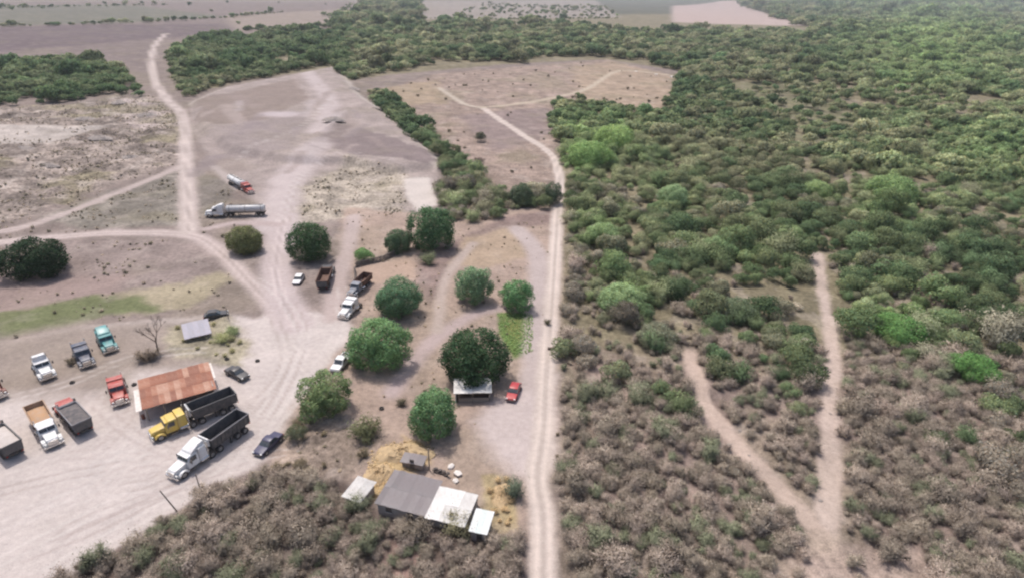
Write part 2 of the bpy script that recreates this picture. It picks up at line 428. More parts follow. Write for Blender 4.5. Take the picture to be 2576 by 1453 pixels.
def np_mesh(name, v, quads=None, tris=None):
    me = bpy.data.meshes.new(name)
    v = np.asarray(v, np.float32)
    loops = []; starts = []; tot = 0; counts = []
    if quads is not None and len(quads):
        q = np.asarray(quads, np.int32); loops.append(q.ravel()); counts.append(np.full(len(q), 4))
    if tris is not None and len(tris):
        t = np.asarray(tris, np.int32); loops.append(t.ravel()); counts.append(np.full(len(t), 3))
    lo = np.concatenate(loops); ct = np.concatenate(counts)
    st = np.concatenate([[0], np.cumsum(ct)[:-1]])
    me.vertices.add(len(v)); me.vertices.foreach_set('co', v.ravel())
    me.loops.add(len(lo)); me.loops.foreach_set('vertex_index', lo.astype(np.int32))
    me.polygons.add(len(ct)); me.polygons.foreach_set('loop_start', st.astype(np.int32))
    me.update(calc_edges=True)
    return me

# ------------------------------------------------------------------ ground: one seamless sheet, cut along roads, lots and fields
def build_ground():
    A = math.radians(59.0); da = 0.0052; dr = 0.0052
    na = int(2 * A / da) + 1; nr = int(math.log(11000 / 42.0) / dr) + 1
    az = np.linspace(-A, A, na); rr = 42.0 * np.exp(np.arange(nr) * dr)
    R, T = np.meshgrid(rr, az, indexing='ij')
    x = (R * np.sin(T)).ravel(); y = (R * np.cos(T)).ravel()
    col, amp, cls = paint(x, y)
    z = height(x, y, amp)
    v = np.stack([x, y, z], 1)
    rgba = np.concatenate([col, amp[:, None]], 1).astype(np.float32)
    i, j = np.meshgrid(np.arange(nr - 1), np.arange(na - 1), indexing='ij')
    a = (i * na + j).ravel()
    quads = np.stack([a, a + 1, a + na + 1, a + na], 1)[:, ::-1]
    fc = cls[a]
    used = [-1] + [k for k in range(len(Z)) if Z[k]['name'] and (fc == k).any()]
    for k in used:
        q = quads[fc == k]
        u, inv = np.unique(q.ravel(), return_inverse=True)
        vv = v[u]; cc = rgba[u]; qq = inv.reshape(-1, 4)
        if k == -1:      # the same plain goes on round the sides and behind, in large faces
            ra = [0.0, 42.0, 120, 400, 1200, 4000, 11000]; aa = np.linspace(A, 2 * math.pi - A, 25)
            ev = []; eq = []
            base = len(vv)
            for rad in ra:
                for t in aa: ev.append((rad * math.sin(t), rad * math.cos(t), 0.0))
            for p in range(len(ra) - 1):
                for t in range(24):
                    b0 = base + p * 25 + t
                    eq.append((b0 + 25, b0 + 26, b0 + 1, b0))
            b1 = base + len(ev)
            ev += [(0, 0, 0)] + [(42.0 * math.sin(t), 42.0 * math.cos(t), 0) for t in np.linspace(-A, A, 13)]
            et = [(b1, b1 + 2 + t, b1 + 1 + t) for t in range(12)]
            vv = np.concatenate([vv, np.array(ev)]); qq = np.concatenate([qq, np.array(eq)])
            cc = np.concatenate([cc, np.tile([*alb(160, 145, 135), .3], (len(ev), 1))]).astype(np.float32)
            me = np_mesh('ground', vv, qq, et)
        else:
            me = np_mesh(Z[k]['name'], vv, qq)
        ca = me.color_attributes.new('soil', 'FLOAT_COLOR', 'POINT')
        ca.data.foreach_set('color', cc.astype(np.float32).ravel())
        me.polygons.foreach_set('use_smooth', np.ones(len(me.polygons), bool))
        me.materials.append(M_SOIL)
        o = bpy.data.objects.new('ground' if k == -1 else Z[k]['name'], me)
        COL.objects.link(o)
        if k == -1: tag(o, 'dry brown plain reaching to the horizon', 'ground', kind='structure')
        else: tag(o, Z[k]['label'], Z[k]['cat'], kind='structure')
build_ground()

# ------------------------------------------------------------------ geometry collector for built things
class GM:
    def __init__(s): s.v = []; s.f = []
    def add(s, v, f):
        b = len(s.v); s.v += [tuple(p) for p in v]; s.f += [tuple(b + i for i in q) for q in f]; return s
    def box(s, x0, x1, y0, y1, z0, z1, tx=0.0, ty=0.0):
        """box; tx, ty shrink the top face on each side"""
        return s.add([(x0,y0,z0),(x1,y0,z0),(x1,y1,z0),(x0,y1,z0),(x0+tx,y0+ty,z1),(x1-tx,y0+ty,z1),(x1-tx,y1-ty,z1),(x0+tx,y1-ty,z1)],
                     [(3,2,1,0),(4,5,6,7),(0,1,5,4),(1,2,6,5),(2,3,7,6),(3,0,4,7)])
    def prism(s, prof, y0, y1, inset=None):
        """profile (x, z) counter-clockwise seen from -y, pushed from y0 to y1; inset(x,z) -> narrowing"""
        n = len(prof); g = inset or (lambda x, z: 0.0)
        v = [(x, y0 + g(x, z), z) for x, z in prof] + [(x, y1 - g(x, z), z) for x, z in prof]
        f = [tuple(range(n)), tuple(range(2 * n - 1, n - 1, -1))]
        f += [(i, i + n, (i + 1) % n + n, (i + 1) % n) for i in range(n)]
        return s.add(v, f)
    def cyl(s, p0, p1, r0, r1=None, n=12, caps=True):
        r1 = r0 if r1 is None else r1
        p0 = Vector(p0); p1 = Vector(p1); d = (p1 - p0).normalized()
        a = d.orthogonal().normalized(); b = d.cross(a)
        v = [p0 + (a * math.cos(t) + b * math.sin(t)) * r0 for t in [2 * math.pi * k / n for k in range(n)]]
        v += [p1 + (a * math.cos(t) + b * math.sin(t)) * r1 for t in [2 * math.pi * k / n for k in range(n)]]
        f = [(k, (k + 1) % n, (k + 1) % n + n, k + n) for k in range(n)]
        if caps: f += [tuple(range(n - 1, -1, -1)), tuple(range(n, 2 * n))]
        return s.add([tuple(p) for p in v], f)
    def rings(s, rings):
        """loft closed rings of equal length, ends capped"""
        n = len(rings[0]); v = [p for r in rings for p in r]; f = []
        for k in range(len(rings) - 1):
            f += [(k*n+i, k*n+(i+1)%n, (k+1)*n+(i+1)%n, (k+1)*n+i) for i in range(n)]
        f += [tuple(range(n - 1, -1, -1)), tuple((len(rings)-1)*n + i for i in range(n))]
        return s.add(v, f)
    def mesh(s, name, mat, bevel=0.0, seg=2, smooth=False):
        bm = bmesh.new()
        vs = [bm.verts.new(p) for p in s.v]
        for q in s.f:
            try: bm.faces.new([vs[i] for i in q])
            except ValueError: pass
        bmesh.ops.recalc_face_normals(bm, faces=bm.faces)
        if bevel > 0:
            es = [e for e in bm.edges if len(e.link_faces) == 2 and e.calc_face_angle(0) > 0.45]
            bmesh.ops.bevel(bm, geom=es, offset=bevel, segments=seg, affect='EDGES', profile=0.6, clamp_overlap=True)
        me = bpy.data.meshes.new(name); bm.to_mesh(me); bm.free()
        if smooth or bevel > 0:
            me.polygons.foreach_set('use_smooth', np.ones(len(me.polygons), bool))
            me.set_sharp_from_angle(angle=math.radians(40))
        me.materials.append(mat)
        return me
    def obj(s, name, mat, parent=None, bevel=0.0, seg=2, smooth=False):
        o = bpy.data.objects.new(name, s.mesh(name, mat, bevel, seg, smooth))
        COL.objects.link(o)
        if parent: o.parent = parent
        return o

def share(name, me, parent, loc=(0, 0, 0), rz=0.0, scale=(1, 1, 1)):
    o = bpy.data.objects.new(name, me); COL.objects.link(o)
    o.parent = parent; o.location = loc; o.rotation_euler = (0, 0, rz); o.scale = scale
    return o

# ------------------------------------------------------------------ foliage
def leaf_quads(c, nrm, size, aspect, rng, mat, name, mixn=0.6, var=0.22, extra=None):
    """a cloud of leaf-sized faces at points c; shading normals lean towards nrm"""
    n = len(c)
    ax = rng.normal(size=(n, 3)); ax /= np.linalg.norm(ax, axis=1, keepdims=True)
    # lay the faces loosely along the crown surface
    ax = ax - nrm * (ax * nrm).sum(1, keepdims=True) * 0.55
    ax /= np.linalg.norm(ax, axis=1, keepdims=True)
    b = np.cross(ax, rng.normal(size=(n, 3)) * 0.6 + nrm); b /= np.linalg.norm(b, axis=1, keepdims=True) + 1e-9
    s = size * rng.uniform(0.6, 1.35, (n, 1))
    A = ax * s; B = b * s * aspect
    v = np.stack([c - A * .5 - B * .35, c + A * .1 - B * .5, c + A * .6 + B * .1, c - A * .1 + B * .5], 1).reshape(-1, 3)
    q = np.arange(4 * n).reshape(n, 4)
    fn = np.cross(A, B); fn /= np.linalg.norm(fn, axis=1, keepdims=True) + 1e-9
    sg = np.sign((fn * nrm).sum(1, keepdims=True) + 1e-9); fn *= sg
    q = np.where(sg < 0, q[:, ::-1], q)          # every face looks outwards
    me = np_mesh(name, v, q)
    vn = nrm * mixn + fn * (1 - mixn); vn /= np.linalg.norm(vn, axis=1, keepdims=True) + 1e-9
    me.polygons.foreach_set('use_smooth', np.ones(n, bool))
    me.normals_split_custom_set_from_vertices(np.repeat(vn, 4, 0).astype(np.float32))
    ca = me.color_attributes.new('leafvar', 'FLOAT_COLOR', 'POINT')
    k = np.exp(rng.normal(0, var, (n, 1))); hue = rng.normal(0, 0.06, (n, 1))
    cc = np.concatenate([k * (1 + hue), k, k * (1 - hue), np.ones((n, 1))], 1)
    ca.data.foreach_set('color', np.repeat(cc, 4, 0).astype(np.float32).ravel())
    me.materials.append(mat)
    return me

def crown_mesh(seed, n_lobes=16, n_leaf=2600, leaf=0.055, flat=0.8, rough=1.0, low=-0.35, mat=None, name='crown', ragged=.25):
    """unit crown: about 1 wide across (radius .5), centre at z = .5*flat, made of leafy lobes of unlike size"""
    rng = np.random.default_rng(seed)
    C = []; Rr = []
    for k in range(n_lobes):
        t = rng.uniform(0, 2 * math.pi); ph = math.acos(rng.uniform(low, 1.0))
        rad = rng.uniform(0.22, 0.36) * (1 + ragged * rng.normal())
        C.append((math.sin(ph) * math.cos(t) * rad * 1.02, math.sin(ph) * math.sin(t) * rad * 1.02, 0.42 * flat + math.cos(ph) * rad * flat * 1.0))
        Rr.append(rng.uniform(0.12, 0.22) * rough)
        C[-1] = (C[-1][0], C[-1][1], max(C[-1][2], Rr[-1] * .55))
    C = np.array(C); Rr = np.array(Rr)
    w = Rr ** 2; w /= w.sum()
    li = rng.choice(n_lobes, n_leaf, p=w)
    d = rng.normal(size=(n_leaf, 3)); d /= np.linalg.norm(d, axis=1, keepdims=True)
    d[:, 2] = np.where(rng.random(n_leaf) < 0.7, np.abs(d[:, 2]), d[:, 2])
    rr = rng.uniform(0.62, 1.08, n_leaf) ** 0.7
    p = C[li] + d * (Rr[li] * rr)[:, None] * np.array([1, 1, .85])
    cen = np.array([0, 0, 0.32 * flat])
    out = p - cen; out /= np.linalg.norm(out, axis=1, keepdims=True)
    nrm = d * 0.6 + out * 0.4; nrm /= np.linalg.norm(nrm, axis=1, keepdims=True)
    return leaf_quads(p, nrm, leaf, 0.75, rng, mat or M_LEAF, name)

def twig_bush_mesh(seed, n_twig=420, n_leaf=420, leaf=0.06, flat=0.75, name='dry_bush', tw=0.013):
    """leafless or nearly leafless thorn bush, unit width: forked stems, fine twigs and a few dry leaves"""
    rng = np.random.default_rng(seed)
    V = []; F = []; NN = []
    def sliver(a, b, w):
        d = b - a; s = np.cross(d, rng.normal(size=3)); s = s / (np.linalg.norm(s) + 1e-9) * w
        k = len(V); V.extend([a - s, a + s, b]); F.append((k, k + 1, k + 2))
        o = (a + b) / 2 - np.array([0, 0, .15]); o = o / (np.linalg.norm(o) + 1e-9)
        NN.extend([o * .7 + np.array([0, 0, .3])] * 3)
    stems = []
    for k in range(14):
        t = rng.uniform(0, 2 * math.pi); r = rng.uniform(.1, .42)
        a = np.array([rng.normal() * .04, rng.normal() * .04, 0.0])
        b = np.array([math.cos(t) * r, math.sin(t) * r, flat * math.sqrt(max(0.05, 1 - (r / .55) ** 2)) * rng.uniform(.65, 1.0)])
        stems.append((a, b)); sliver(a, b, tw * 1.7)
    for k in range(n_twig):
        a, b = stems[rng.integers(len(stems))]
        p = a + (b - a) * rng.uniform(.35, 1.0)
        d = rng.normal(size=3) * np.array([1, 1, .7]) + (b - a) * .9; d /= np.linalg.norm(d)
        sliver(p, p + d * rng.uniform(.08, .24), tw)
    V = np.array(V); NN = np.array(NN)
    # leaf remains
    li = rng.integers(len(stems), size=n_leaf)
    A = np.array([s[0] for s in stems]); B = np.array([s[1] for s in stems])
    p = A[li] + (B - A)[li] * rng.uniform(.45, 1.08, (n_leaf, 1)) + rng.normal(0, .105, (n_leaf, 3))
    p[:, 2] = np.abs(p[:, 2])
    nrm = p - np.array([0, 0, .1]); nrm /= np.linalg.norm(nrm, axis=1, keepdims=True)
    me = leaf_quads(p, nrm, leaf, .6, rng, M_TWIG, name)
    # join the twigs
    lv = np.empty(len(me.vertices) * 3, np.float32); me.vertices.foreach_get('co', lv); lv = lv.reshape(-1, 3)
    nq = len(me.polygons)
    lq = np.empty(4 * nq, np.int32); me.loops.foreach_get('vertex_index', lq)
    F = np.array(F); e = np.cross(V[F[:, 1]] - V[F[:, 0]], V[F[:, 2]] - V[F[:, 0]])
    F = np.where(((e * NN[F[:, 0]]).sum(1) < 0)[:, None], F[:, ::-1], F)
    full = np_mesh(name, np.concatenate([lv, V]), lq.reshape(nq, 4), F + len(lv))
    ln = np.repeat(nrm, 4, 0)
    vn = np.concatenate([ln, NN]); vn /= np.linalg.norm(vn, axis=1, keepdims=True)
    full.polygons.foreach_set('use_smooth', np.ones(len(full.polygons), bool))
    full.normals_split_custom_set_from_vertices(vn.astype(np.float32))
    ca = full.color_attributes.new('leafvar', 'FLOAT_COLOR', 'POINT')
    k1 = np.repeat(np.exp(rng.normal(0, .25, nq)), 4); k2 = np.repeat(np.exp(rng.normal(0.1, .25, len(F))), 3)
    kk = np.concatenate([k1, k2])[:, None]
    ca.data.foreach_set('color', np.concatenate([kk, kk, kk, np.ones_like(kk)], 1).astype(np.float32).ravel())
    full.materials.append(M_TWIG)
    bpy.data.meshes.remove(me)
    return full

def trunk_mesh(seed, h=0.42, spread=0.3, r=0.03, limbs=5):
    rng = random.Random(seed); g = GM()
    top = (rng.uniform(-.03, .03), rng.uniform(-.03, .03), h * .5)
    g.cyl((0, 0, -0.03), top, r, r * .75, 7)
    for k in range(limbs):
        t = 2 * math.pi * (k + rng.random() * .6) / limbs; s = spread * rng.uniform(.6, 1.1)
        m = (top[0] + math.cos(t) * s * .45, top[1] + math.sin(t) * s * .45, h * .75)
        e = (math.cos(t) * s, math.sin(t) * s, h * rng.uniform(1.05, 1.35))
        g.cyl(top, m, r * .6, r * .42, 6); g.cyl(m, e, r * .42, r * .12, 5)
    return g.mesh('trunk', M_BARK, smooth=True)

def globe_mesh(seed, n_lobes=64, n_leaf=10000, leaf=0.03, flat=0.9, rl=(.11, .17), jit=.12, name='crown'):
    """full rounded crown reaching nearly to the ground: lobes all over an uneven globe, unit width"""
    rng = np.random.default_rng(seed); C = []; R_ = []
    w0 = rng.normal(size=(5, 3)); w0 /= np.linalg.norm(w0, axis=1, keepdims=True); wa = rng.uniform(-.16, .2, 5)
    for k in range(n_lobes):
        z = 1 - 1.78 * (k + .5) / n_lobes; t = 2.39996 * k + rng.normal() * .25
        d = np.array([math.cos(t) * math.sqrt(max(0, 1 - z * z)), math.sin(t) * math.sqrt(max(0, 1 - z * z)), z])
        bump = 1 + (wa * np.maximum(0, w0 @ d) ** 3).sum() + rng.normal() * jit * .6
        rad = .385 * bump
        R_.append(rng.uniform(*rl)); C.append(np.array([0, 0, .44 * flat]) + d * np.array([rad, rad, rad * flat * 1.04]))
    C = np.array(C); R_ = np.array(R_); w = R_ ** 2 / (R_ ** 2).sum()
    li = rng.choice(n_lobes, n_leaf, p=w)
    d = rng.normal(size=(n_leaf, 3)); d /= np.linalg.norm(d, axis=1, keepdims=True)
    out0 = C[li] - np.array([0, 0, .40 * flat]); out0 /= np.linalg.norm(out0, axis=1, keepdims=True)
    d = np.where(((d * out0).sum(1) < -.2)[:, None], -d, d)
    p = C[li] + d * (R_[li] * rng.uniform(.55, 1.1, n_leaf))[:, None]
    ni = n_leaf // 4        # leaves inside the crown
    e = rng.normal(size=(ni, 3)); e /= np.linalg.norm(e, axis=1, keepdims=True)
    p[:ni] = np.array([0, 0, .44 * flat]) + e * (rng.uniform(.15, 1, ni) ** .5)[:, None] * np.array([.36, .36, .37 * flat]); d[:ni] = e
    p[:, 2] = np.maximum(p[:, 2], .01)
    out = p - np.array([0, 0, .36 * flat]); out /= np.linalg.norm(out, axis=1, keepdims=True)
    nrm = d * .55 + out * .45; nrm /= np.linalg.norm(nrm, axis=1, keepdims=True)
    return leaf_quads(p, nrm, leaf, .75, rng, M_LEAF, name, var=.26)

CROWNS = [globe_mesh(100 + k, 62, 13000, .030, .86 + .05 * (k % 3)) for k in range(5)]
LIGHT_CROWNS = [globe_mesh(140 + k, 54, 10000, .032, .98, (.09, .16), .2) for k in range(3)]
TRUNKS = [trunk_mesh(50 + k) for k in range(3)]
BUSHES = [crown_mesh(200 + k, 10 + 3 * (k % 4), 2600, 0.046, 0.55 + .07 * (k % 4), 1.25, ragged=.16, name='leafy_bush') for k in range(8)]
SPARSE = [twig_bush_mesh(240 + k, 260, 1900, .042, .62, name='sparse_bush') for k in range(4)]
DRY = [twig_bush_mesh(300 + k, 620, 1500, .033, .62) for k in range(6)]
FAR = [crown_mesh(400 + k, 11, 800, 0.085, 0.68, 1.2, ragged=.25, name='far_crown') for k in range(5)]
def tuft_mesh(seed):
    rng = np.random.default_rng(seed); V = []; F = []
    for k in range(46):
        t = rng.uniform(0, 6.283); r0 = rng.uniform(0, .22); l = rng.uniform(.25, .6); lean = rng.uniform(.1, .7)
        a = np.array([math.cos(t) * r0, math.sin(t) * r0, 0]); b = a + np.array([math.cos(t) * lean * l, math.sin(t) * lean * l, l])
        s = np.array([-math.sin(t), math.cos(t), 0]) * .03
        n = len(V); V += [a - s, a + s, b]; F.append((n, n + 1, n + 2))
    V = np.array(V); F = np.array(F); e = np.cross(V[F[:, 1]] - V[F[:, 0]], V[F[:, 2]] - V[F[:, 0]])
    F = np.where((e[:, 2] < 0)[:, None], F[:, ::-1], F)
    me = np_mesh('tuft', V, None, F); kk = np.repeat(np.exp(rng.normal(0, .2, len(F))), 3)[:, None]
    ca = me.color_attributes.new('leafvar', 'FLOAT_COLOR', 'POINT')
    ca.data.foreach_set('color', np.concatenate([kk, kk, kk, np.ones_like(kk)], 1).astype(np.float32).ravel())
    nn = np.tile([0, 0, 1.0], (len(V), 1)); me.polygons.foreach_set('use_smooth', np.ones(len(F), bool))
    me.normals_split_custom_set_from_vertices(nn.astype(np.float32))
    me.materials.append(M_TWIG); return me
TUFTS = [tuft_mesh(500 + k) for k in range(3)]
def stone_mesh(seed, mat=None):
    rng = random.Random(seed); bm = bmesh.new(); bmesh.ops.create_icosphere(bm, subdivisions=1, radius=.5)
    for v in bm.verts: v.co = v.co * rng.uniform(.75, 1.2); v.co.z = max(v.co.z * .65, -.12)
    me = bpy.data.meshes.new('stone'); bm.to_mesh(me); bm.free(); me.materials.append(mat or M_STONE); return me
STONES = [stone_mesh(600 + k) for k in range(4)]

def scatter(name, meshes, pts, zrot, scl, tint, label, cat):
    """an uncountable mass: one object whose points carry copies of a few meshes"""
    pc = bpy.data.collections.new(name + '_kinds')
    for k, m in enumerate(meshes):
        pc.objects.link(bpy.data.objects.new('%s_kind_%02d' % (name, k), m))
    n = len(pts)
    me = bpy.data.meshes.new(name); me.vertices.add(n); me.vertices.foreach_set('co', np.asarray(pts, np.float32).ravel())
    def attr(nm, ty, key, arr):
        a = me.attributes.new(nm, ty, 'POINT'); a.data.foreach_set(key, np.asarray(arr).ravel())
    attr('rot', 'FLOAT_VECTOR', 'vector', np.stack([np.zeros(n), np.zeros(n), zrot], 1).astype(np.float32))
    attr('scl', 'FLOAT_VECTOR', 'vector', np.asarray(scl, np.float32))
    attr('tint', 'FLOAT_COLOR', 'color', np.concatenate([tint, np.ones((n, 1))], 1).astype(np.float32))
    attr('pick', 'INT', 'value', RNG.integers(0, len(meshes), n).astype(np.int32))
    ng = bpy.data.node_groups.new(name + '_scatter', 'GeometryNodeTree')
    ng.interface.new_socket('Geometry', in_out='INPUT', socket_type='NodeSocketGeometry')
    ng.interface.new_socket('Geometry', in_out='OUTPUT', socket_type='NodeSocketGeometry')
    N, L = ng.nodes, ng.links
    gi = N.new('NodeGroupInput'); go = N.new('NodeGroupOutput')
    mp = N.new('GeometryNodeMeshToPoints'); iop = N.new('GeometryNodeInstanceOnPoints')
    ci = N.new('GeometryNodeCollectionInfo'); ci.inputs['Collection'].default_value = pc
    ci.inputs['Separate Children'].default_value = True; ci.inputs['Reset Children'].default_value = True
    def na(nm, ty):
        a = N.new('GeometryNodeInputNamedAttribute'); a.data_type = ty; a.inputs[0].default_value = nm
        return [o for o in a.outputs if o.enabled and o.name == 'Attribute'][0]
    L.new(gi.outputs[0], mp.inputs[0]); L.new(mp.outputs[0], iop.inputs['Points'])
    L.new(ci.outputs[0], iop.inputs['Instance']); iop.inputs['Pick Instance'].default_value = True
    L.new(na('pick', 'INT'), iop.inputs['Instance Index'])
    e2r = N.new('FunctionNodeEulerToRotation'); L.new(na('rot', 'FLOAT_VECTOR'), e2r.inputs[0]); L.new(e2r.outputs[0], iop.inputs['Rotation'])
    L.new(na('scl', 'FLOAT_VECTOR'), iop.inputs['Scale']); L.new(iop.outputs[0], go.inputs[0])
    o = bpy.data.objects.new(name, me); COL.objects.link(o)
    md = o.modifiers.new('scatter', 'NODES'); md.node_group = ng
    return tag(o, label, cat, kind='stuff')

def plant(name, me, x, y, w, hgt, tint, label, cat, group=None):
    """one bush: w wide, hgt relative height"""
    o = bpy.data.objects.new(name, me); COL.objects.link(o)
    o.location = (x, y, hz(x, y) - 0.05); o.rotation_euler = (0, 0, random.uniform(0, 6.28)); o.scale = (w, w, w * hgt)
    o['tint'] = [float(t) for t in tint]
    return tag(o, label, cat, group)

def tree(u, v, wpx, tint, label, crown=None, hgt=1.0, lift=0.12, name='shade_tree', stretch=1.0, group=None):
    """tree whose foot is seen at (u, v); wpx is the crown width in frame pixels"""
    x, y = G0(u, v); w = wpx / scale_at(v)
    root = empty(name, (x, y, hz(x, y)), random.uniform(0, 6.28))
    k = random.randrange(100)
    t = share('trunk', TRUNKS[k % 3], root, scale=(w * .9, w * .9, w * hgt * (.75 + lift)))
    c = share('crown', crown or CROWNS[k % len(CROWNS)], root, (0, 0, w * lift * hgt), 0, (w * 1.02 * stretch, w * 1.02, w * hgt))
    c['tint'] = [float(q) * 1.22 for q in tint]
    return tag(root, label, 'tree', group)

# ------------------------------------------------------------------ vegetation
FK = 1.45
def fol(r, g, b, k=1.0):
    c = lin((r, g, b)); m = c.mean()
    return (m + (c - m) * .82) * np.array([1.0, 1.0, .955]) * k * FK

# --- the shade trees round the yard (foot row lies near the lower edge of the crown)
DG = fol(56, 80, 50); MG = fol(88, 118, 76); LG = fol(104, 130, 84); OL = fol(112, 112, 72); VD = fol(36, 54, 34)
tree(97, 686, 134, VD, 'broad very dark tree standing alone in the brown field at left', CROWNS[0], 0.72, 0.00, stretch=1.1)
tree(620, 632, 86, fol(94, 98, 62), 'small olive-brown tree in the fork below the tank truck', CROWNS[1], 0.82, 0.00)
tree(783, 650, 98, DG, 'dense dark tree beside the red-sided dump truck', CROWNS[2], 1.00, 0.00)
tree(1002, 632, 66, fol(66, 88, 62), 'small dark tree at the end of the low wall', CROWNS[3], 1.00, 0.00)
tree(1088, 620, 112, fol(66, 94, 62), 'tall dark tree at the corner of the tree strip', CROWNS[4], 1.00, 0.00)
tree(1192, 755, 98, fol(98, 122, 90), 'pale green tree above the weedy plot, left of its twin', LIGHT_CROWNS[0], 1.00, 0.00)
tree(1300, 775, 84, fol(88, 124, 80), 'light green tree at the top edge of the weedy plot', LIGHT_CROWNS[1], 1.00, 0.00)
tree(1006, 788, 112, fol(76, 106, 76), 'round green tree just above the largest tree of the yard', CROWNS[1], 0.87, 0.00)
tree(957, 912, 146, fol(92, 122, 78), 'largest round green tree at the yard edge', CROWNS[0], 0.93, 0.00)
tree(1195, 948, 166, fol(48, 70, 44), 'very dark dome-shaped tree over the white-roofed stall', CROWNS[2], 0.79, 0.00)
tree(822, 1035, 134, fol(96, 112, 72), 'olive green tree between the white pickup and the dry scrub', LIGHT_CROWNS[2], 0.74, 0.00)
tree(1090, 1082, 130, fol(86, 116, 76), 'feathery green tree above the straw-coloured ground', LIGHT_CROWNS[0], 1.00, 0.00)
tree(1312, 515, 62, fol(78, 92, 70), 'dark narrow tree left of the road bend', LIGHT_CROWNS[1], 1.00, 0.00)
tree(1390, 512, 52, fol(70, 84, 64), 'dark narrow tree at the roadside by the white gate post', LIGHT_CROWNS[2], 1.00, 0.00)

BR = fol(122, 146, 88)
for (uu, vv, ww, tt, hh, lb) in ((1560, 778, 112, fol(122, 142, 98), .7, 'pale green dome-shaped tree rising from the scrub right of the weedy plot'), (1480, 420, 105, fol(112, 138, 80), .7, 'bright green tree at the wood edge, nearest the road bend'),
        (1545, 380, 95, fol(126, 148, 88), .8, 'yellowish bright tree behind the one at the road bend'), (2255, 850, 120, fol(88, 124, 66), .6, 'vivid green tree right of the straight trail'),
        (2440, 950, 110, fol(84, 122, 62), .6, 'vivid green tree near the right picture edge, lower one'), (2235, 510, 110, fol(112, 134, 84), .75, 'light green tree high in the wood above the trail head'),
        (1690, 520, 72, fol(120, 140, 100), .9, 'small pale green tree in the wood level with the road bend'), (1515, 615, 80, fol(118, 138, 92), .8, 'light green tree at the wood edge level with the low wall'),
        (1810, 640, 84, fol(108, 130, 88), .7, 'light green tree midway between road and trail head'), (2050, 500, 66, fol(124, 142, 92), .8, 'pale green tree straight above the trail head'),
        (1850, 800, 90, fol(92, 104, 78), .65, 'grey-green tree midway between the dome tree and the straight trail'), (1650, 860, 96, fol(108, 110, 90), .6, 'grey-green spreading tree just above the slanting trail')):
    tree(uu, vv, ww, tt, lb, CROWNS[int(uu) % 5], hh, .0, 'forest_tree')

# --- bare tree by the trucks
def bare_tree(u, v, h, label):
    x, y = G0(u, v); root = empty('bare_tree', (x, y, hz(x, y)))
    rng = random.Random(5); g = GM(); tw = GM()
    def grow(gg, p, d, l, r, n):
        q = p + d * l; gg.cyl(p, q, r, r * .65, 6)
        if n == 0: return
        for k in range(3 if n > 1 else 4):
            dd = (d + Vector((rng.uniform(-1, 1), rng.uniform(-1, 1), rng.uniform(-.1, .6))) * .75).normalized()
            grow(tw if n < 4 else gg, q, dd, l * rng.uniform(.6, .85), r * .6, n - 1)
    grow(g, Vector((0, 0, -.1)), Vector((.06, 0, 1)), h * .34, .2, 4)
    g.obj('trunk', M_BARK, root); tw.obj('crown', M_BARK, root)
    return tag(root, label, 'tree')
bare_tree(398, 885, 8.0, 'leafless tree behind the rusty-roofed shed')

# --- single bushes
def bush(u, v, wpx, tint, label, me=None, hgt=1.0, name='bush', group=None):
    x, y = G0(u, v); w = wpx / scale_at(v)
    return plant(name, me or random.choice(BUSHES), x, y, w, hgt, tint, label, 'bush', group)
bush(915, 655, 54, fol(106, 138, 82), 'small bright green bush above the low dark wall', BUSHES[0], 1.1)
bush(1080, 665, 50, fol(108, 114, 84), 'ragged olive bush below the tall corner tree', SPARSE[0])
bush(922, 1095, 100, fol(96, 98, 68), 'large spiky olive bush between two green trees', SPARSE[1], .9)
bush(748, 1100, 56, fol(96, 100, 76), 'olive bush beside the navy car', BUSHES[2])
bush(1292, 1250, 66, fol(96, 106, 88), 'grey-green bush at the road beside the house', SPARSE[2], 1.3)
bush(1150, 1345, 90, fol(122, 116, 88), 'tan bush in front of the white roof', SPARSE[3], .95)
bush(372, 905, 76, fol(112, 98, 86), 'brown brush heap at the foot of the leafless tree', DRY[0], .55)
bush(180, 915, 34, fol(105, 95, 82), 'brown bush left of the slate blue truck', DRY[1], .8)
bush(1378, 815, 24, fol(88, 84, 66), 'dark little bush on the road verge by the weedy plot', SPARSE[0])
bush(1010, 1018, 34, fol(92, 86, 70), 'dark tussock left of the feathery green tree', SPARSE[1])
bush(1208, 355, 34, fol(92, 92, 76), 'round grey-green bush in the dry meadow', BUSHES[3])
bush(1205, 412, 42, fol(98, 84, 78), 'low dark brush heap below the round meadow bush', DRY[2], .6)
bush(560, 860, 60, fol(140, 142, 96), 'yellowish weeds at the end of the grey lean-to', SPARSE[2], .5)
bush(585, 840, 46, fol(120, 132, 90), 'pale green weed clump beside the yard post', SPARSE[3], .7)

def uv_grid(x0, x1, y0, y1, sp):
    nx = int((x1 - x0) / sp); ny = int((y1 - y0) / sp)
    i, j = np.meshgrid(np.arange(nx), np.arange(ny), indexing='ij')
    x = x0 + (i.ravel() + RNG.random(nx * ny)) * sp; y = y0 + (j.ravel() + RNG.random(nx * ny)) * sp
    return x, y
def inframe(u, v, m=120): return (u > -m) & (u < 2576 + m) & (v > -60) & (v < 1453 + 160)
def in_any(u, v, polys):
    r = np.zeros(u.shape, bool)
    for p in polys: r |= inside(u, v, p)
    return r

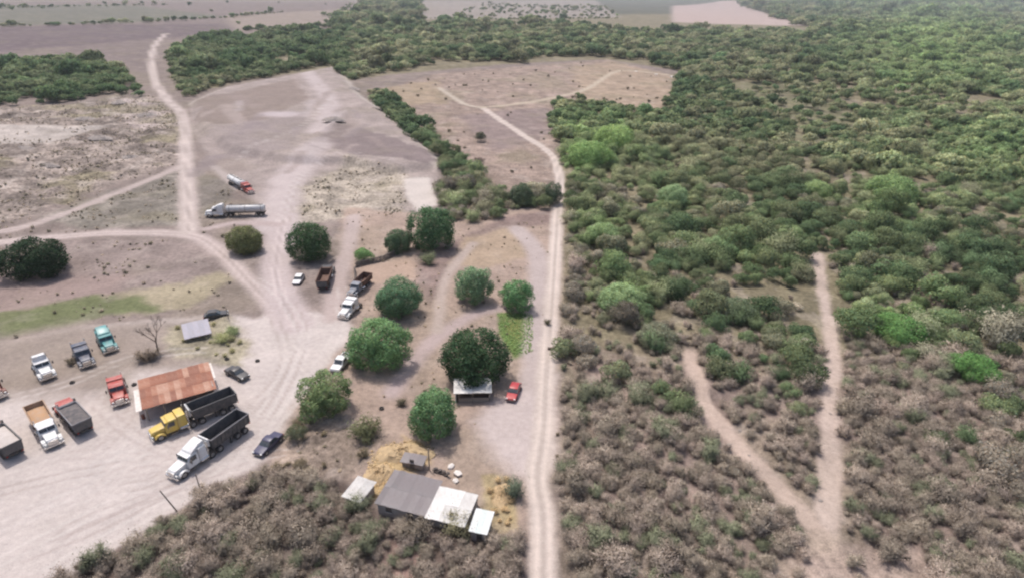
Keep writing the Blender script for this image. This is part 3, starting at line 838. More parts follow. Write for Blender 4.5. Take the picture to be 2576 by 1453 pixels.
WOOD = [[(1400,262),(1445,262),(1560,285),(1690,278),(1715,185),(1530,140),(1300,152),(960,182),(868,206),(842,166),(600,200),(490,230),(462,262),(432,225),(428,126),(520,104),(640,98),(700,78),(840,84),(870,44),(920,10),(1060,2),(1052,66),(1500,76),(1640,90),(1690,76),(1940,86),(2090,90),(1960,48),(1840,8),(1700,-20),(2760,-20),(2900,1640),(1400,1640),(1396,1300),(1412,1050),(1400,950),(1412,800),(1415,600),(1420,500),(1412,420),(1395,335)],
        [(-120,176),(240,160),(312,200),(372,215),(384,245),(300,238),(180,258),(-120,278)],
        [(918,240),(988,252),(1150,398),(1222,462),(1285,500),(1400,490),(1405,515),(1250,545),(1150,600),(1098,556),(1108,480),(1100,410),(1000,318)]]
THICKET = [[(150,1480),(395,1322),(525,1240),(640,1212),(740,1190),(865,1228),(950,1305),(1090,1362),(1240,1368),(1330,1350),(1336,1640),(130,1640)]]
PATCHY = [[(700,1095),(760,1045),(800,1070),(905,1100),(985,1090),(930,1180),(862,1205),(690,1190)]]
MEADOW = [[(925,235),(1100,185),(1530,150),(1690,190),(1690,272),(1440,265),(1400,330),(1405,470),(1260,505),(1160,470),(1110,400),(1000,290)]]
CLEAR = [[(1850,200),(2000,215),(2200,310),(2180,350),(2000,330),(1840,240)], [(2000,335),(2090,350),(2090,380),(1990,385)],
         [(1940,1400),(2080,1345),(2320,1390),(2350,1600),(1940,1600)]]
TRAILS = [np.array(smooth_line([tuple(G0(*p)) for p in t])) for t in (
    [(2085,1560),(2080,1330),(2086,1180),(2086,1000),(2092,860),(2072,745),(2055,640)], [(2065,1345),(1950,1215),(1830,1085),(1765,985),(1735,890)])]
def off_trails(x, y, marg):
    k = np.ones(x.shape, bool)
    for t in TRAILS: k &= segdist(x, y, t) > marg
    return k

def dryness(u, v, x, y):
    edge = np.interp(u, [1380, 1700, 2000, 2200, 2380, 2576], [905, 880, 945, 900, 960, 1040])
    d = (v - edge) / 190.0 + 2.2 * (fbm(x, y, 22, 71) - 0.5)
    return 1 / (1 + np.exp(-3.0 * d))

BLOBS = [(1480,380,110,.9), (1560,330,60,.6), (1560,740,60,1.), (2250,820,110,1.), (2440,925,70,1.), (2240,500,120,.7), (1510,590,70,.6), (1690,500,60,.6), (2480,400,150,.5), (2350,130,200,.8), (1900,640,120,.4)]
def green_tint(u, v, x, y, n):
    """leaf colour of each bush: bright, plain, olive or grey-green in drifts"""
    br = np.zeros(n)
    for a, b, r, s in BLOBS: br = np.maximum(br, s * np.exp(-((u - a) ** 2 + (1.4 * (v - b)) ** 2) / r ** 2))
    q = 1.5 * (fbm(x, y, 55, 81, 4) - .5) + RNG.random(n) * .7 - .10 + .12 * (v > 480)
    base = fol(108, 119, 82)[None] * np.ones((n, 1))
    oliv = fol(128, 128, 98); deep = fol(80, 100, 68); gray = fol(140, 128, 120); brt = fol(126, 148, 92)
    def mixin(c, f): return base * (1 - f[:, None]) + c[None] * f[:, None]
    base = mixin(deep, np.clip((.25 - q) * 3, 0, 1))
    base = mixin(oliv, np.clip((q - .25) * 4, 0, 1))
    base = mixin(gray, np.clip((q - .46 + .22 * sstep(560, 900, v)) * 4, 0, .8) * (v > 480))
    base = mixin(brt, np.clip(br * (0.55 + .7 * RNG.random(n)), 0, 1))
    return base * np.exp(RNG.normal(0, .2, (n, 1)))
def dry_tint(n):
    a = fol(152, 136, 127); b = fol(136, 125, 112); f = RNG.random((n, 1))
    g = fol(118, 122, 98); m = (RNG.random((n, 1)) < .18)
    return np.where(m, g, a * f + b * (1 - f)) * RNG.uniform(.8, 1.25, (n, 1))

QT = {}
def place_label(u, v, tint, w, kind):
    """which bush: its size and colour, then the things it grows beside"""
    lo, hi, l0, l1 = QT[kind]
    size = 'small' if w < lo else ('broad' if w > hi else 'middling')
    r, g, b = tint; l = r + g + b
    if kind == 'dry':
        col = 'olive' if g > r * 1.04 else ('pale grey' if l > l1 else ('dark grey' if l < l0 else 'grey-brown'))
        noun = 'half-bare thorn bush' if col == 'olive' else 'leafless thorn bush'
    else:
        col = 'bright green' if g > b * 2.1 else ('grey-brown' if r > g * 1.02 else ('deep green' if l < l0 else ('pale green' if l > l1 else ('olive' if r > g * .9 else 'green'))))
        noun = 'leafy bush'
    a = np.interp(v, [640, 860, 1340, 1453], [2055, 2090, 2080, 2085]); c = np.interp(v, [890, 1085, 1345], [1735, 1830, 2065])
    lvl = 'level with the house' if v > 1180 else ('level with the red car' if v > 960 else ('level with the weedy plot' if v > 780 else ('level with the low wall' if v > 620 else 'level with the tank trucks')))
    if u < 1350:
        w_ = 'in the thicket ' + ('below the wooden posts' if u < 640 else ('below the white-roofed hut' if u < 930 else 'in front of the house'))
    elif u > a: w_ = ('just right of the straight trail, ' if u < a + 170 else 'far right of the straight trail, ') + lvl
    elif v > 890 and u > c: w_ = 'in the wedge between both trails, ' + lvl
    elif u < 1540: w_ = 'by the long road, ' + lvl
    elif v > 890: w_ = 'left of the slanting trail, ' + lvl
    else: w_ = ('between road and straight trail, ' if u < 1850 else 'just left of the straight trail, ') + lvl
    return '%s %s %s %s' % (size, col, noun, w_)

P_dry = []; P_green = []; P_far = []
# near and middle distance
x, y = uv_grid(-170, 230, 45, 330, 1.8)
u, v = toU(x, y)
ok = inframe(u, v) & off_trails(x, y, 2.7)
uj = u + 60 * (fbm(x, y, 16, 171) - .5); vj = v + 34 * (fbm(x, y, 16, 181) - .5)
wood = inside(uj, vj, WOOD[0]) | inside(uj, vj, WOOD[2]); thick = in_any(u, v, THICKET)
R1 = smooth_line([tuple(G0(*p)) for p in [(1366,1560),(1366,1300),(1352,1200),(1368,1080),(1374,950),(1386,800),(1396,650),(1402,530),(1408,470),(1404,430),(1380,382),(1300,330),(1215,272)]])
wood &= (u > 1395) | (v < 560); ok &= segdist(x, y, R1) > 3.6
ok &= wood | thick
ok &= ~(in_any(u, v, CLEAR) & (RNG.random(len(x)) < .82))
d = np.where(thick, 1.0, dryness(u, v, x, y)); strip = inside(u, v, WOOD[2]); d[strip] = 0
isdry = RNG.random(len(x)) < d
keep_d = ok & isdry & (RNG.random(len(x)) < np.where(thick, 1.0, .84 + .16 * (fbm(x, y, 9, 91) > .45)))
keep_g = ok & ~isdry & (RNG.random(len(x)) < np.where(strip, .3, .22))
P_dry = np.stack([x, y, u, v], 1)[keep_d]; P_green = np.stack([x, y, u, v], 1)[keep_g]
P_green = P_green[off_trails(P_green[:, 0], P_green[:, 1], 4.6)]
P_green = P_green[(fbm(P_green[:, 0], P_green[:, 1], 38, 191, 4) < .63) | (RNG.random(len(P_green)) < .25) | (P_green[:, 2] < 1380)]
# further off
for (r0, r1, sp, wm) in ((330, 620, 5.6, 7.5), (620, 1300, 8.5, 11.5), (1300, 3000, 17, 20), (3000, 6500, 45, 46)):
    x, y = uv_grid(-.95 * r1, .95 * r1, r0 * .6, r1, sp)
    r = np.hypot(x, y); k = (r > r0) & (r < r1); x, y = x[k], y[k]
    if r0 == 330:
        x2, y2 = uv_grid(-330, -150, 200, 330, sp); x = np.concatenate([x, x2]); y = np.concatenate([y, y2])
    u, v = toU(x, y); uj = u + 46 * (fbm(x, y, 60, 171) - .5); vj = v + 22 * (fbm(x, y, 60, 181) - .5); k = inframe(u, v, 60) & in_any(uj, vj, WOOD) & ~(in_any(u, v, CLEAR) & (RNG.random(len(x)) < .82))
    k &= ((fbm(x, y, 40, 97) > .34) | (v > 300)) & ((fbm(x, y, 70, 191, 4) < .63) | (RNG.random(len(x)) < .25) | (u < 900))
    P_far.append(np.stack([x[k], y[k], u[k], v[k], np.full(k.sum(), wm)], 1))
P_far = np.concatenate(P_far)
# dotted bushes: fallow field far off, meadow, patchy scrub
x, y = uv_grid(-200, 500, 1200, 3500, 38); u, v = toU(x, y); k = inside(u, v, [(1060,4),(1500,4),(1560,45),(1050,50)]) & (RNG.random(len(x)) < .35)
P_far = np.concatenate([P_far, np.stack([x[k], y[k], u[k], v[k], np.full(k.sum(), 13.)], 1)])
WOOD.append([(1510,0),(1690,0),(1690,60),(1620,60),(1500,12)])
x, y = uv_grid(-1800, 0, 700, 3500, 70); u, v = toU(x, y); k = inside(u, v, [(-150,6),(880,6),(830,70),(430,100),(-150,140)]) & (RNG.random(len(x)) < .06)
P_far = np.concatenate([P_far, np.stack([x[k], y[k], u[k], v[k], np.full(k.sum(), 14.)], 1)])

def bandsort(P): return P[np.argsort(np.hypot(P[:, 0], P[:, 1]))]
def seen(P): return (P[:, 2] > 5) & (P[:, 2] < 2571) & (P[:, 3] > 0) & (P[:, 3] < 1448)
# dry bushes: the 300 nearest in view one by one, the rest as a mass
P_dry = bandsort(P_dry); sz = np.exp(RNG.normal(1.08, .34, len(P_dry))); tn = dry_tint(len(P_dry)) * np.where((P_dry[:, 2] < 1350) & (P_dry[:, 3] > 1100), .82, .92)[:, None]
idx = np.nonzero(seen(P_dry))[0][:300]; one = np.zeros(len(P_dry), bool); one[idx] = True
QT['dry'] = (*np.quantile(sz[idx], [.33, .67]), *np.quantile(tn[idx].sum(1), [.33, .67]))
for i in idx:
    plant('thorn_bush', DRY[i % len(DRY)] if RNG.random() < .8 else SPARSE[i % 4], P_dry[i, 0], P_dry[i, 1], sz[i], RNG.uniform(.8, 1.15), tn[i], place_label(P_dry[i, 2], P_dry[i, 3], tn[i], sz[i], 'dry'), 'bush', 'leafless thorn bushes of the scrub')
q = ~one; P = P_dry[q]
scatter('dry_scrub', DRY + SPARSE[:2], np.stack([P[:, 0], P[:, 1], heights(P[:, 0], P[:, 1]) - .05], 1), RNG.uniform(0, 6.28, len(P)),
        np.stack([sz[q], sz[q], sz[q] * RNG.uniform(.8, 1.15, len(P))], 1), tn[q], 'mass of grey leafless thorn scrub covering the slope', 'scrub')
# green bushes
P_green = bandsort(P_green); sz = np.clip(np.exp(RNG.normal(1.62, .36, len(P_green))), 2.4, 12.5); tn = green_tint(P_green[:, 2], P_green[:, 3], P_green[:, 0], P_green[:, 1], len(P_green))
idx = np.nonzero(seen(P_green))[0][:300]; one = np.zeros(len(P_green), bool); one[idx] = True
QT['green'] = (*np.quantile(sz[idx], [.33, .67]), *np.quantile(tn[idx].sum(1), [.33, .67]))
for i in idx:
    lb = place_label(P_green[i, 2], P_green[i, 3], tn[i], sz[i], 'green')
    plant('leafy_bush', BUSHES[i % len(BUSHES)] if RNG.random() < .75 else SPARSE[i % 4], P_green[i, 0], P_green[i, 1], sz[i], RNG.uniform(.85, 1.2), tn[i], lb, 'bush', 'leafy bushes of the dry forest')
q = ~one; P = P_green[q]
scatter('green_thicket', BUSHES + SPARSE[:3], np.stack([P[:, 0], P[:, 1], heights(P[:, 0], P[:, 1]) - .05], 1), RNG.uniform(0, 6.28, len(P)),
        np.stack([sz[q], sz[q], sz[q] * RNG.uniform(.85, 1.2, len(P))], 1), tn[q], 'mass of green dry-forest bushes beyond the trails', 'thicket')
# far trees: the nearest 200 as trees of their own
# hedgerows between the far fields
for hl in ([(-100,68),(250,60),(560,44),(700,32)], [(890,10),(865,34),(842,66)], [(1050,48),(1300,52),(1560,48)], [(-100,24),(200,18),(420,14)], [(600,76),(700,70),(830,66)]):
    W = np.array(smooth_line([tuple(G0(*p)) for p in hl], 40)); W = W[RNG.random(len(W)) < .75] + RNG.normal(0, 6, (1, 2)); W = W + RNG.normal(0, 5, W.shape)
    uu, vv = toU(W[:, 0], W[:, 1]); P_far = np.concatenate([P_far, np.stack([W[:, 0], W[:, 1], uu, vv, RNG.uniform(5, 13, len(W))], 1)])
tn = green_tint(P_far[:, 2], P_far[:, 3], P_far[:, 0], P_far[:, 1], len(P_far)) * 1.08
sz = P_far[:, 4] * RNG.uniform(.7, 1.3, len(P_far))
belt = inside(P_far[:, 2], P_far[:, 3], WOOD[1]) | ((P_far[:, 2] > 420) & (P_far[:, 2] < 880) & (P_far[:, 3] > 55) & (P_far[:, 3] < 200))
sz = sz * np.where(RNG.random(len(sz)) < .15, 1.6, 1.0); sz = np.where(belt, sz * 1.05, sz)
R2 = smooth_line([tuple(G0(*p)) for p in [(418,84),(386,120),(386,190),(420,250),(460,292)]])
clr = (segdist(P_far[:, 0], P_far[:, 1], R2) > sz * .5 + 10) & ~(inside(P_far[:, 2], P_far[:, 3], [(310,150),(372,215),(384,245),(330,240),(300,200)]) & (RNG.random(len(sz)) < .6))
P_far, sz, tn, belt = P_far[clr], sz[clr], tn[clr], belt[clr]
tn = np.where(belt[:, None], tn * .5 + fol(74, 100, 60)[None] * .5, tn)
bi = np.nonzero(belt)[0]; bi = bi[np.argsort(P_far[bi, 1])][:160]
for i in bi:
    u_ = P_far[i, 2]; w_ = 'left of the straight road' if u_ < 400 else 'right of the straight road'
    end = ('by the picture edge' if u_ < 130 else ('midway' if u_ < 260 else 'by the road')) if u_ < 400 else ('by the road' if u_ < 520 else ('midway' if u_ < 680 else 'behind the levelled lot'))
    sz_ = 'big' if sz[i] > 15.5 else ('small' if sz[i] < 11 else 'middling'); l_ = float(tn[i].sum())
    c_ = 'dark' if l_ < .42 else ('pale' if l_ > .6 else 'mid-green')
    plant('belt_tree', FAR[i % len(FAR)], P_far[i, 0], P_far[i, 1], sz[i], RNG.uniform(.85, 1.15), tn[i], '%s %s belt tree %s, %s, %s' % (sz_, c_, w_, end, 'front row' if P_far[i, 3] > (225 if u_ < 400 else 150) else 'rear row'), 'tree', 'trees of the belt below the far fields')
rest = np.ones(len(P_far), bool); rest[bi] = False; P_far, tn, sz = P_far[rest], tn[rest], sz[rest]
scatter('woodland', FAR, np.stack([P_far[:, 0], P_far[:, 1], heights(P_far[:, 0], P_far[:, 1]) - .2], 1), RNG.uniform(0, 6.28, len(P_far)),
        np.stack([sz, sz, sz * RNG.uniform(.8, 1.15, len(P_far))], 1), tn, 'distant green woodland merging into one mass', 'woodland')

# meadow and waste ground: small bushes one can count
def dots(polys, sp, prob, wr, tintf, meshes, name, label, group, avoid=True):
    P = G0(*np.array(polys[0], float).T)
    x, y = uv_grid(P[:, 0].min(), P[:, 0].max(), P[:, 1].min(), P[:, 1].max(), sp)
    u, v = toU(x, y); k = in_any(u, v, polys) & (RNG.random(len(x)) < prob)
    c, amp, cls = paint(x, y); k &= ~np.isin(cls, [i for i in range(len(Z)) if Z[i]['cat'] in ('road', 'path')])
    for i in np.nonzero(k)[0]:
        plant(name, random.choice(meshes), x[i], y[i], RNG.uniform(*wr), RNG.uniform(.7, 1.1), tintf(), label, 'bush', group)
dots(MEADOW, 9, .08, (1.2, 3.6), lambda: fol(104, 96, 80) * RNG.uniform(.8, 1.2), SPARSE + BUSHES[:2], 'meadow_bush', 'small dark bush dotted over the dry brown meadow', 'bushes dotted over the dry meadow')
dots(PATCHY, 2.6, .55, (1.2, 3.2), lambda: fol(118, 106, 86) * RNG.uniform(.8, 1.25), SPARSE + DRY, 'scrub_bush', 'dry bush in the rough patch between the navy car and the house', 'dry bushes below the navy car')
dots([[(1225,1195),(1290,1210),(1302,1330),(1245,1335),(1232,1280)]], 1.5, .6, (.8, 1.9), lambda: fol(176, 152, 114) * RNG.uniform(.8, 1.15), SPARSE + DRY, 'straw_bush', 'straw-yellow dead bush between the house and the long road', 'straw-yellow bushes right of the house')
dots([[(1395,935),(1415,935),(1408,1330),(1390,1330)]], 2.2, .4, (.9, 2.0), lambda: fol(112, 100, 84), SPARSE, 'verge_bush', 'low dry bush on the right verge of the long road', 'bushes on the verge of the long road')
dots([[(435,825),(570,805),(620,860),(600,930),(535,900),(445,880)]], 2.6, .4, (.8, 1.9), lambda: fol(150, 144, 104) * RNG.uniform(.8, 1.1), SPARSE, 'weed_clump', 'pale weed clump between the rusty shed and the lean-to', 'weed clumps behind the rusty shed')

# weeds and stones too many to count
def carpet(name, meshes, polys, sp, prob, wr, tints, label, cat, even=False):
    P = np.concatenate([G0(*np.array(p, float).T) for p in polys])
    x, y = uv_grid(P[:, 0].min(), P[:, 0].max(), P[:, 1].min(), P[:, 1].max(), sp)
    u, v = toU(x, y); k = in_any(u, v, polys); x, y = x[k], y[k]
    c, amp, cls = paint(x, y); k = (RNG.random(len(x)) < prob * np.clip(amp * 1.8, .12, 1) * (.08 + 1.6 * sstep(.5, .62, fbm(x, y, 9, 95)))) if not even else (RNG.random(len(x)) < prob)
    k &= ~np.isin(cls, [i for i in range(len(Z)) if Z[i]['cat'] in ('road', 'path', 'yard')])
    x, y = x[k], y[k]; n = len(x)
    T = np.array(tints)[RNG.integers(0, len(tints), n)] * RNG.uniform(.75, 1.25, (n, 1))
    s = RNG.uniform(*wr, n)
    scatter(name, meshes, np.stack([x, y, heights(x, y) - .02], 1), RNG.uniform(0, 6.28, n), np.stack([s, s, s * RNG.uniform(.6, 1.1, n)], 1), T, label, cat)
LEFT = [[(-150,278),(180,262),(300,240),(390,245),(455,300),(460,560),(100,600),(-150,610)], [(-150,620),(480,605),(620,705),(560,780),(-150,890)], [(560,460),(690,560),(620,640),(480,580)],
        [(760,470),(870,405),(1030,440),(1015,535),(900,560),(760,560)]]
carpet('dry_weeds', SPARSE + TUFTS, LEFT, 1.7, .45, (.4, 1.5), [fol(124, 114, 102), fol(136, 126, 112), fol(112, 106, 86), fol(146, 132, 116)], 'dry weeds strewn over the waste ground and field at left', 'weeds')
MID = [[(870,520),(1400,520),(1400,930),(1180,1090),(930,1200),(700,1180),(770,1000),(880,850)]]
carpet('dry_grass', TUFTS + SPARSE[:1], MID, 1.7, .4, (.5, 1.3), [fol(140, 124, 104), fol(120, 108, 92), fol(100, 94, 74)], 'sparse dry grass between the shade trees', 'grass')
carpet('plot_weeds', TUFTS, [[(1252,787),(1340,787),(1340,885),(1292,895),(1256,840)]], .5, .7, (.5, 1.0), [fol(104, 132, 74), fol(114, 134, 78), fol(96, 126, 70)], 'green weeds filling the small plot', 'weeds', True)
carpet('straw_grass', TUFTS, [[(930,1135),(1020,1102),(1080,1107),(1086,1160),(1000,1200),(945,1255),(922,1222)]], .55, .6, (.4, .9), [fol(186, 162, 122), fol(172, 146, 106)], 'straw-yellow dead grass behind the grey roof', 'grass', True)
carpet('scrub_stones', STONES, [[(1410,900),(2576,900),(2700,1500),(1400,1500)], [(690,1095),(980,1090),(930,1180),(690,1190)], [(420,1312),(1330,1330),(1330,1500),(180,1500)]], 3.0, .3, (.3, 1.1), [fol(180, 160, 150)], 'pale stones lying about in the scrub', 'stones')

# ------------------------------------------------------------------ vehicles (x forward, origin on the ground at mid length)
def wheel_meshes(r, w):
    t = GM(); n = 20
    prof = [(r * .62, -w / 2), (r * .93, -w / 2), (r, -w * .36), (r, w * .36), (r * .93, w / 2), (r * .62, w / 2)]
    V = []; F = []
    for k in range(n):
        a = 2 * math.pi * k / n
        for rad, yy in prof: V.append((math.cos(a) * rad, yy, math.sin(a) * rad))
    m = len(prof)
    for k in range(n):
        for j in range(m - 1): F.append((k * m + j, k * m + j + 1, (k + 1) % n * m + j + 1, (k + 1) % n * m + j))
    t.add(V, F)
    q = GM(); q.cyl((0, -w * .34, 0), (0, w * .34, 0), r * .63, n=16); q.cyl((0, -w * .42, 0), (0, w * .42, 0), r * .2, n=8)
    return t.mesh('tyre', M_TYRE, smooth=True), q.mesh('rim', M_RIM, smooth=True)
W_TRUCK = wheel_meshes(.52, .32); W_DUAL = wheel_meshes(.52, .60); W_CAR = wheel_meshes(.32, .21); W_PICK = wheel_meshes(.39, .25)
def wheel(root, kind, x, y, r):
    o = share('wheel', kind[0], root, (x, y, r))
    share('rim', kind[1], o)

VS = {'truck': 1.26, 'car': 1.34, 'pickup': 1.3}
def place(root_name, front, rear, label, cat, length, group=None):
    """thing root standing on the ground with its nose towards frame point front"""
    a = G0(*front); b = G0(*rear); c = (a + b) / 2; d = a - b
    return tag(empty(root_name, (c[0], c[1], hz(c[0], c[1])), math.atan2(d[1], d[0]), VS.get(cat, 1.0)), label, cat, group)

def paint_mat(name, rgb, dust=.26): return pmat('paint_' + name, tuple(float(q) for q in lin(rgb) * .85), .38, dust=dust, spec=.4)

def cab(root, xf, m, sleeper=True, tall=1.0, deflector=False, grille=None, length_chassis=6.6, sun_visor=True):
    """long-nosed truck cab, bumper at x = xf; returns the x behind the cab"""
    gm = grille or M_CHROME
    GM().prism([(xf-.12,.72),(xf-.06,1.35),(xf-.25,1.62),(xf-1.95,1.86),(xf-1.95,.80)], -.78, .78, lambda x, z: .10 if x > xf - .5 else 0).obj('hood', m, root, .07)
    for s in (-1, 1):
        V = []
        for k in range(7):
            a = math.pi * (k / 6.0); V.append((xf - 1.12 + math.cos(a) * .78, .62 + math.sin(a) * .62))
        GM().prism(V + [(xf-1.12-.62,.62),(xf-1.12,1.14),(xf-1.12+.62,.62)], s * .98 - .24, s * .98 + .24).obj('fender', m, root, .03)
        GM().box(xf-.24, xf-.06, s*.90-.16, s*.90+.16, .86, 1.12).obj('headlight', M_LAMP, root, .03)
    GM().box(xf-.10, xf-.015, -.60, .60, .74, 1.42).obj('grille', gm, root, .02)
    GM().box(xf-.22, xf+.03, -1.20, 1.20, .38, .70).obj('bumper', gm, root, .05)
    zt = 2.72 * tall
    x0 = xf - 1.93
    c = GM().prism([(x0-1.72,.80),(x0,.80),(x0,1.86),(x0-.42,zt-.14),(x0-.66,zt),(x0-1.72,zt)], -1.12, 1.12, lambda x, z: .10 if z > 2.2 else 0).obj('cab', m, root, .06)
    # windscreen of two panes, lying just proud of the raked front
    for s in (-1, 1):
        y0, y1 = (.04, .94) if s > 0 else (-.94, -.04)
        a = Vector((x0-.05+.02, 0, 1.97)); b = Vector((x0-.395+.02, 0, zt-.20)); nn = Vector((b.z - a.z, 0, a.x - b.x)).normalized() * .03
        GM().add([(a.x,y0,a.z),(a.x,y1,a.z),(b.x,y1,b.z),(b.x,y0,b.z),(a.x+nn.x,y0,a.z+nn.z),(a.x+nn.x,y1,a.z+nn.z),(b.x+nn.x,y1,b.z+nn.z),(b.x+nn.x,y0,b.z+nn.z)],
                 [(3,2,1,0),(4,5,6,7),(0,1,5,4),(1,2,6,5),(2,3,7,6),(3,0,4,7)]).obj('windscreen', M_GLASS, root)
        yy = s * 1.085
        GM().prism([(x0-1.35,1.75),(x0-.25,1.75),(x0-.58,zt-.28),(x0-1.35,zt-.28)], yy - .05, yy + .05).obj('side_window', M_GLASS, root)
        GM().box(x0-.42, x0-.30, s*1.42-.10, s*1.42+.10, 1.75, 2.25).cyl((x0-.36, s*1.12, 2.0), (x0-.36, s*1.34, 2.0), .025, n=6).obj('mirror', M_DARK, root)
        GM().box(x0-1.5, x0-.5, s*1.0-.16, s*1.0+.16, .38, .50).obj('step', M_CHROME, root)
        GM().cyl((x0-3.0, s*.98, .78), (x0-1.85, s*.98, .78), .31, n=14).obj('fuel_tank', M_CHROME, root, smooth=True)
    if sun_visor: GM().box(x0-.44, x0-.12, -.98, .98, zt-.15, zt-.09).obj('visor', m, root)
    xb = x0 - 1.72
    if sleeper:
        GM().box(xb-1.25, xb-.03, -1.16, 1.16, .85, zt+.22, .05, .06).obj('sleeper', m, root, .07)
        xb -= 1.28
    if deflector:
        GM().prism([(xb+.05,zt+.23),(x0-.75,zt+.03),(x0-.9,zt+.22),(xb+.75,zt+.82),(xb+.05,zt+.86)], -.95, .95, lambda x, z: .12 if z > zt+.4 else 0).obj('wind_deflector', m, root, .08)
    for s in (-1, 1):
        GM().cyl((xb-.14, s*1.0, 1.0), (xb-.14, s*1.0, zt+.55), .075, n=8).obj('exhaust_stack', M_CHROME, root, smooth=True)
    wheel(root, W_TRUCK, xf-1.12, 1.0, .52); wheel(root, W_TRUCK, xf-1.12, -1.0, .52)
    return xb

def chassis(root, x0, x1, axles):
    GM().box(x1, x0, -.46, -.34, .62, .90).box(x1, x0, .34, .46, .62, .90).box(x1, x1+.2, -.34, .34, .66, .86).obj('chassis', M_DARK, root)
    for a in axles:
        GM().cyl((a, -.9, .52), (a, .9, .52), .09, n=8).obj('axle', M_DARK, root)
        for s in (-1, 1): wheel(root, W_DUAL, a, s * .90, .52)

def tub(root, x0, x1, z0, z1, m, ribs=7, load=None, load_z=.75, wy=1.22, name='dump_body', rim_m=None, canopy=False, inner=None, tail=None, shield_m=None):
    """open steel body with sloping ends, thick walls, ribs outside; x1 is the rear"""
    t = .07; b = .16
    o = [(x0-.25, -wy+b, z0), (x0-.25, wy-b, z0), (x1+.1, wy-b, z0), (x1+.1, -wy+b, z0)]
    T = [(x0, -wy, z1), (x0, wy, z1), (x1, wy, z1), (x1, -wy, z1)]
    Ti = [(x0-t, -wy+t, z1), (x0-t, wy-t, z1), (x1+t, wy-t, z1), (x1+t, -wy+t, z1)]
    oi = [(x0-.25-t, -wy+b+t, z0+t), (x0-.25-t, wy-b-t, z0+t), (x1+.1+t, wy-b-t, z0+t), (x1+.1+t, -wy+b+t, z0+t)]
    F = [(0,1,2,3)]
    for i in range(4):
        j = (i + 1) % 4
        F += [(i, j, 4 + j, 4 + i), (4 + i, 4 + j, 8 + j, 8 + i), (8 + i, 8 + j, 12 + j, 12 + i)]
    F += [(12, 13, 14, 15)]
    body = GM().add(o + T + Ti + oi, F).obj(name, m, root)
    g = GM()
    for s in (-1, 1): g.box(x1-.03, x0+.03, s*(wy+.02)-.06, s*(wy+.02)+.06, z1-.12, z1+.035)
    g.box(x0-.05, x0+.07, -wy+.045, wy-.045, z1-.11, z1+.03).box(x1-.07, x1+.05, -wy+.045, wy-.045, z1-.11, z1+.03)
    g.obj('top_rail', rim_m or m, body)
    rb = GM().add([(-.05,0,0),(.05,0,0),(.05,.09,0),(-.05,.09,0),(-.05,b,z1-z0-.13),(.05,b,z1-z0-.13),(.05,b+.07,z1-z0-.13),(-.05,b+.07,z1-z0-.13)],
                  [(3,2,1,0),(4,5,6,7),(0,1,5,4),(1,2,6,5),(2,3,7,6),(3,0,4,7)]).mesh('rib', m)
    for k in range(ribs):
        xx = x1 + .25 + (x0 - x1 - .6) * k / (ribs - 1)
        share('rib', rb, body, (xx, wy - b, z0)); share('rib', rb, body, (xx, -wy + b, z0), math.pi)
    GM().box(x1-.10, x1-.02, -wy+.12, wy-.12, z0+.1, z1-.14).obj('tailgate', tail or m, body)
    for s in (-1, 1): GM().box(x1-.14, x1-.05, s*.9-.12, s*.9+.12, z0-.22, z0-.08).obj('tail_light', M_TAIL, root)
    if load:
        rng = random.Random(3); V = []; nx, ny = 12, 7; F = []
        zl = z0 + (z1 - z0) * load_z
        for i in range(nx):
            for j in range(ny):
                fx = i / (nx - 1); fy = j / (ny - 1); w2 = wy - b * (1 - load_z) - t - .02
                V.append((x1 + .16 + (x0 - x1 - .42) * fx, (-1 + 2 * fy) * w2, zl + .32 * math.sin(math.pi * fx) * math.sin(math.pi * fy) * (z1 - z0) * .7 + rng.uniform(-.05, .05)))
        for i in range(nx - 1):
            for j in range(ny - 1): F.append((i*ny+j, (i+1)*ny+j, (i+1)*ny+j+1, i*ny+j+1))
        GM().add(V, F).obj('load', load, root, smooth=True)
    if canopy:      # headboard shield reaching over the cab
        GM().box(x0+.09, x0+.95, -wy+.1, wy-.1, z1+.0, z1+.07).obj('cab_shield', shield_m or rim_m or m, body)
    return body

def dump_truck(front, rear, label, m, body_m, load=None, L=9.8, shield_m=None, sleeper=False, load_z=.75, group=None, tail=None, name='dump_truck', canopy=True):
    root = place(name, front, rear, label, 'truck', L, group); xf = L / 2
    xb = cab(root, xf, m, sleeper)
    chassis(root, xf - 1.0, -L/2 + .25, (-L/2 + 1.35, -L/2 + 2.65))
    tub(root, xb - .35, -L/2, 1.12, 2.62, body_m, 6, load, load_z, canopy=canopy, tail=tail, shield_m=shield_m)
    return root

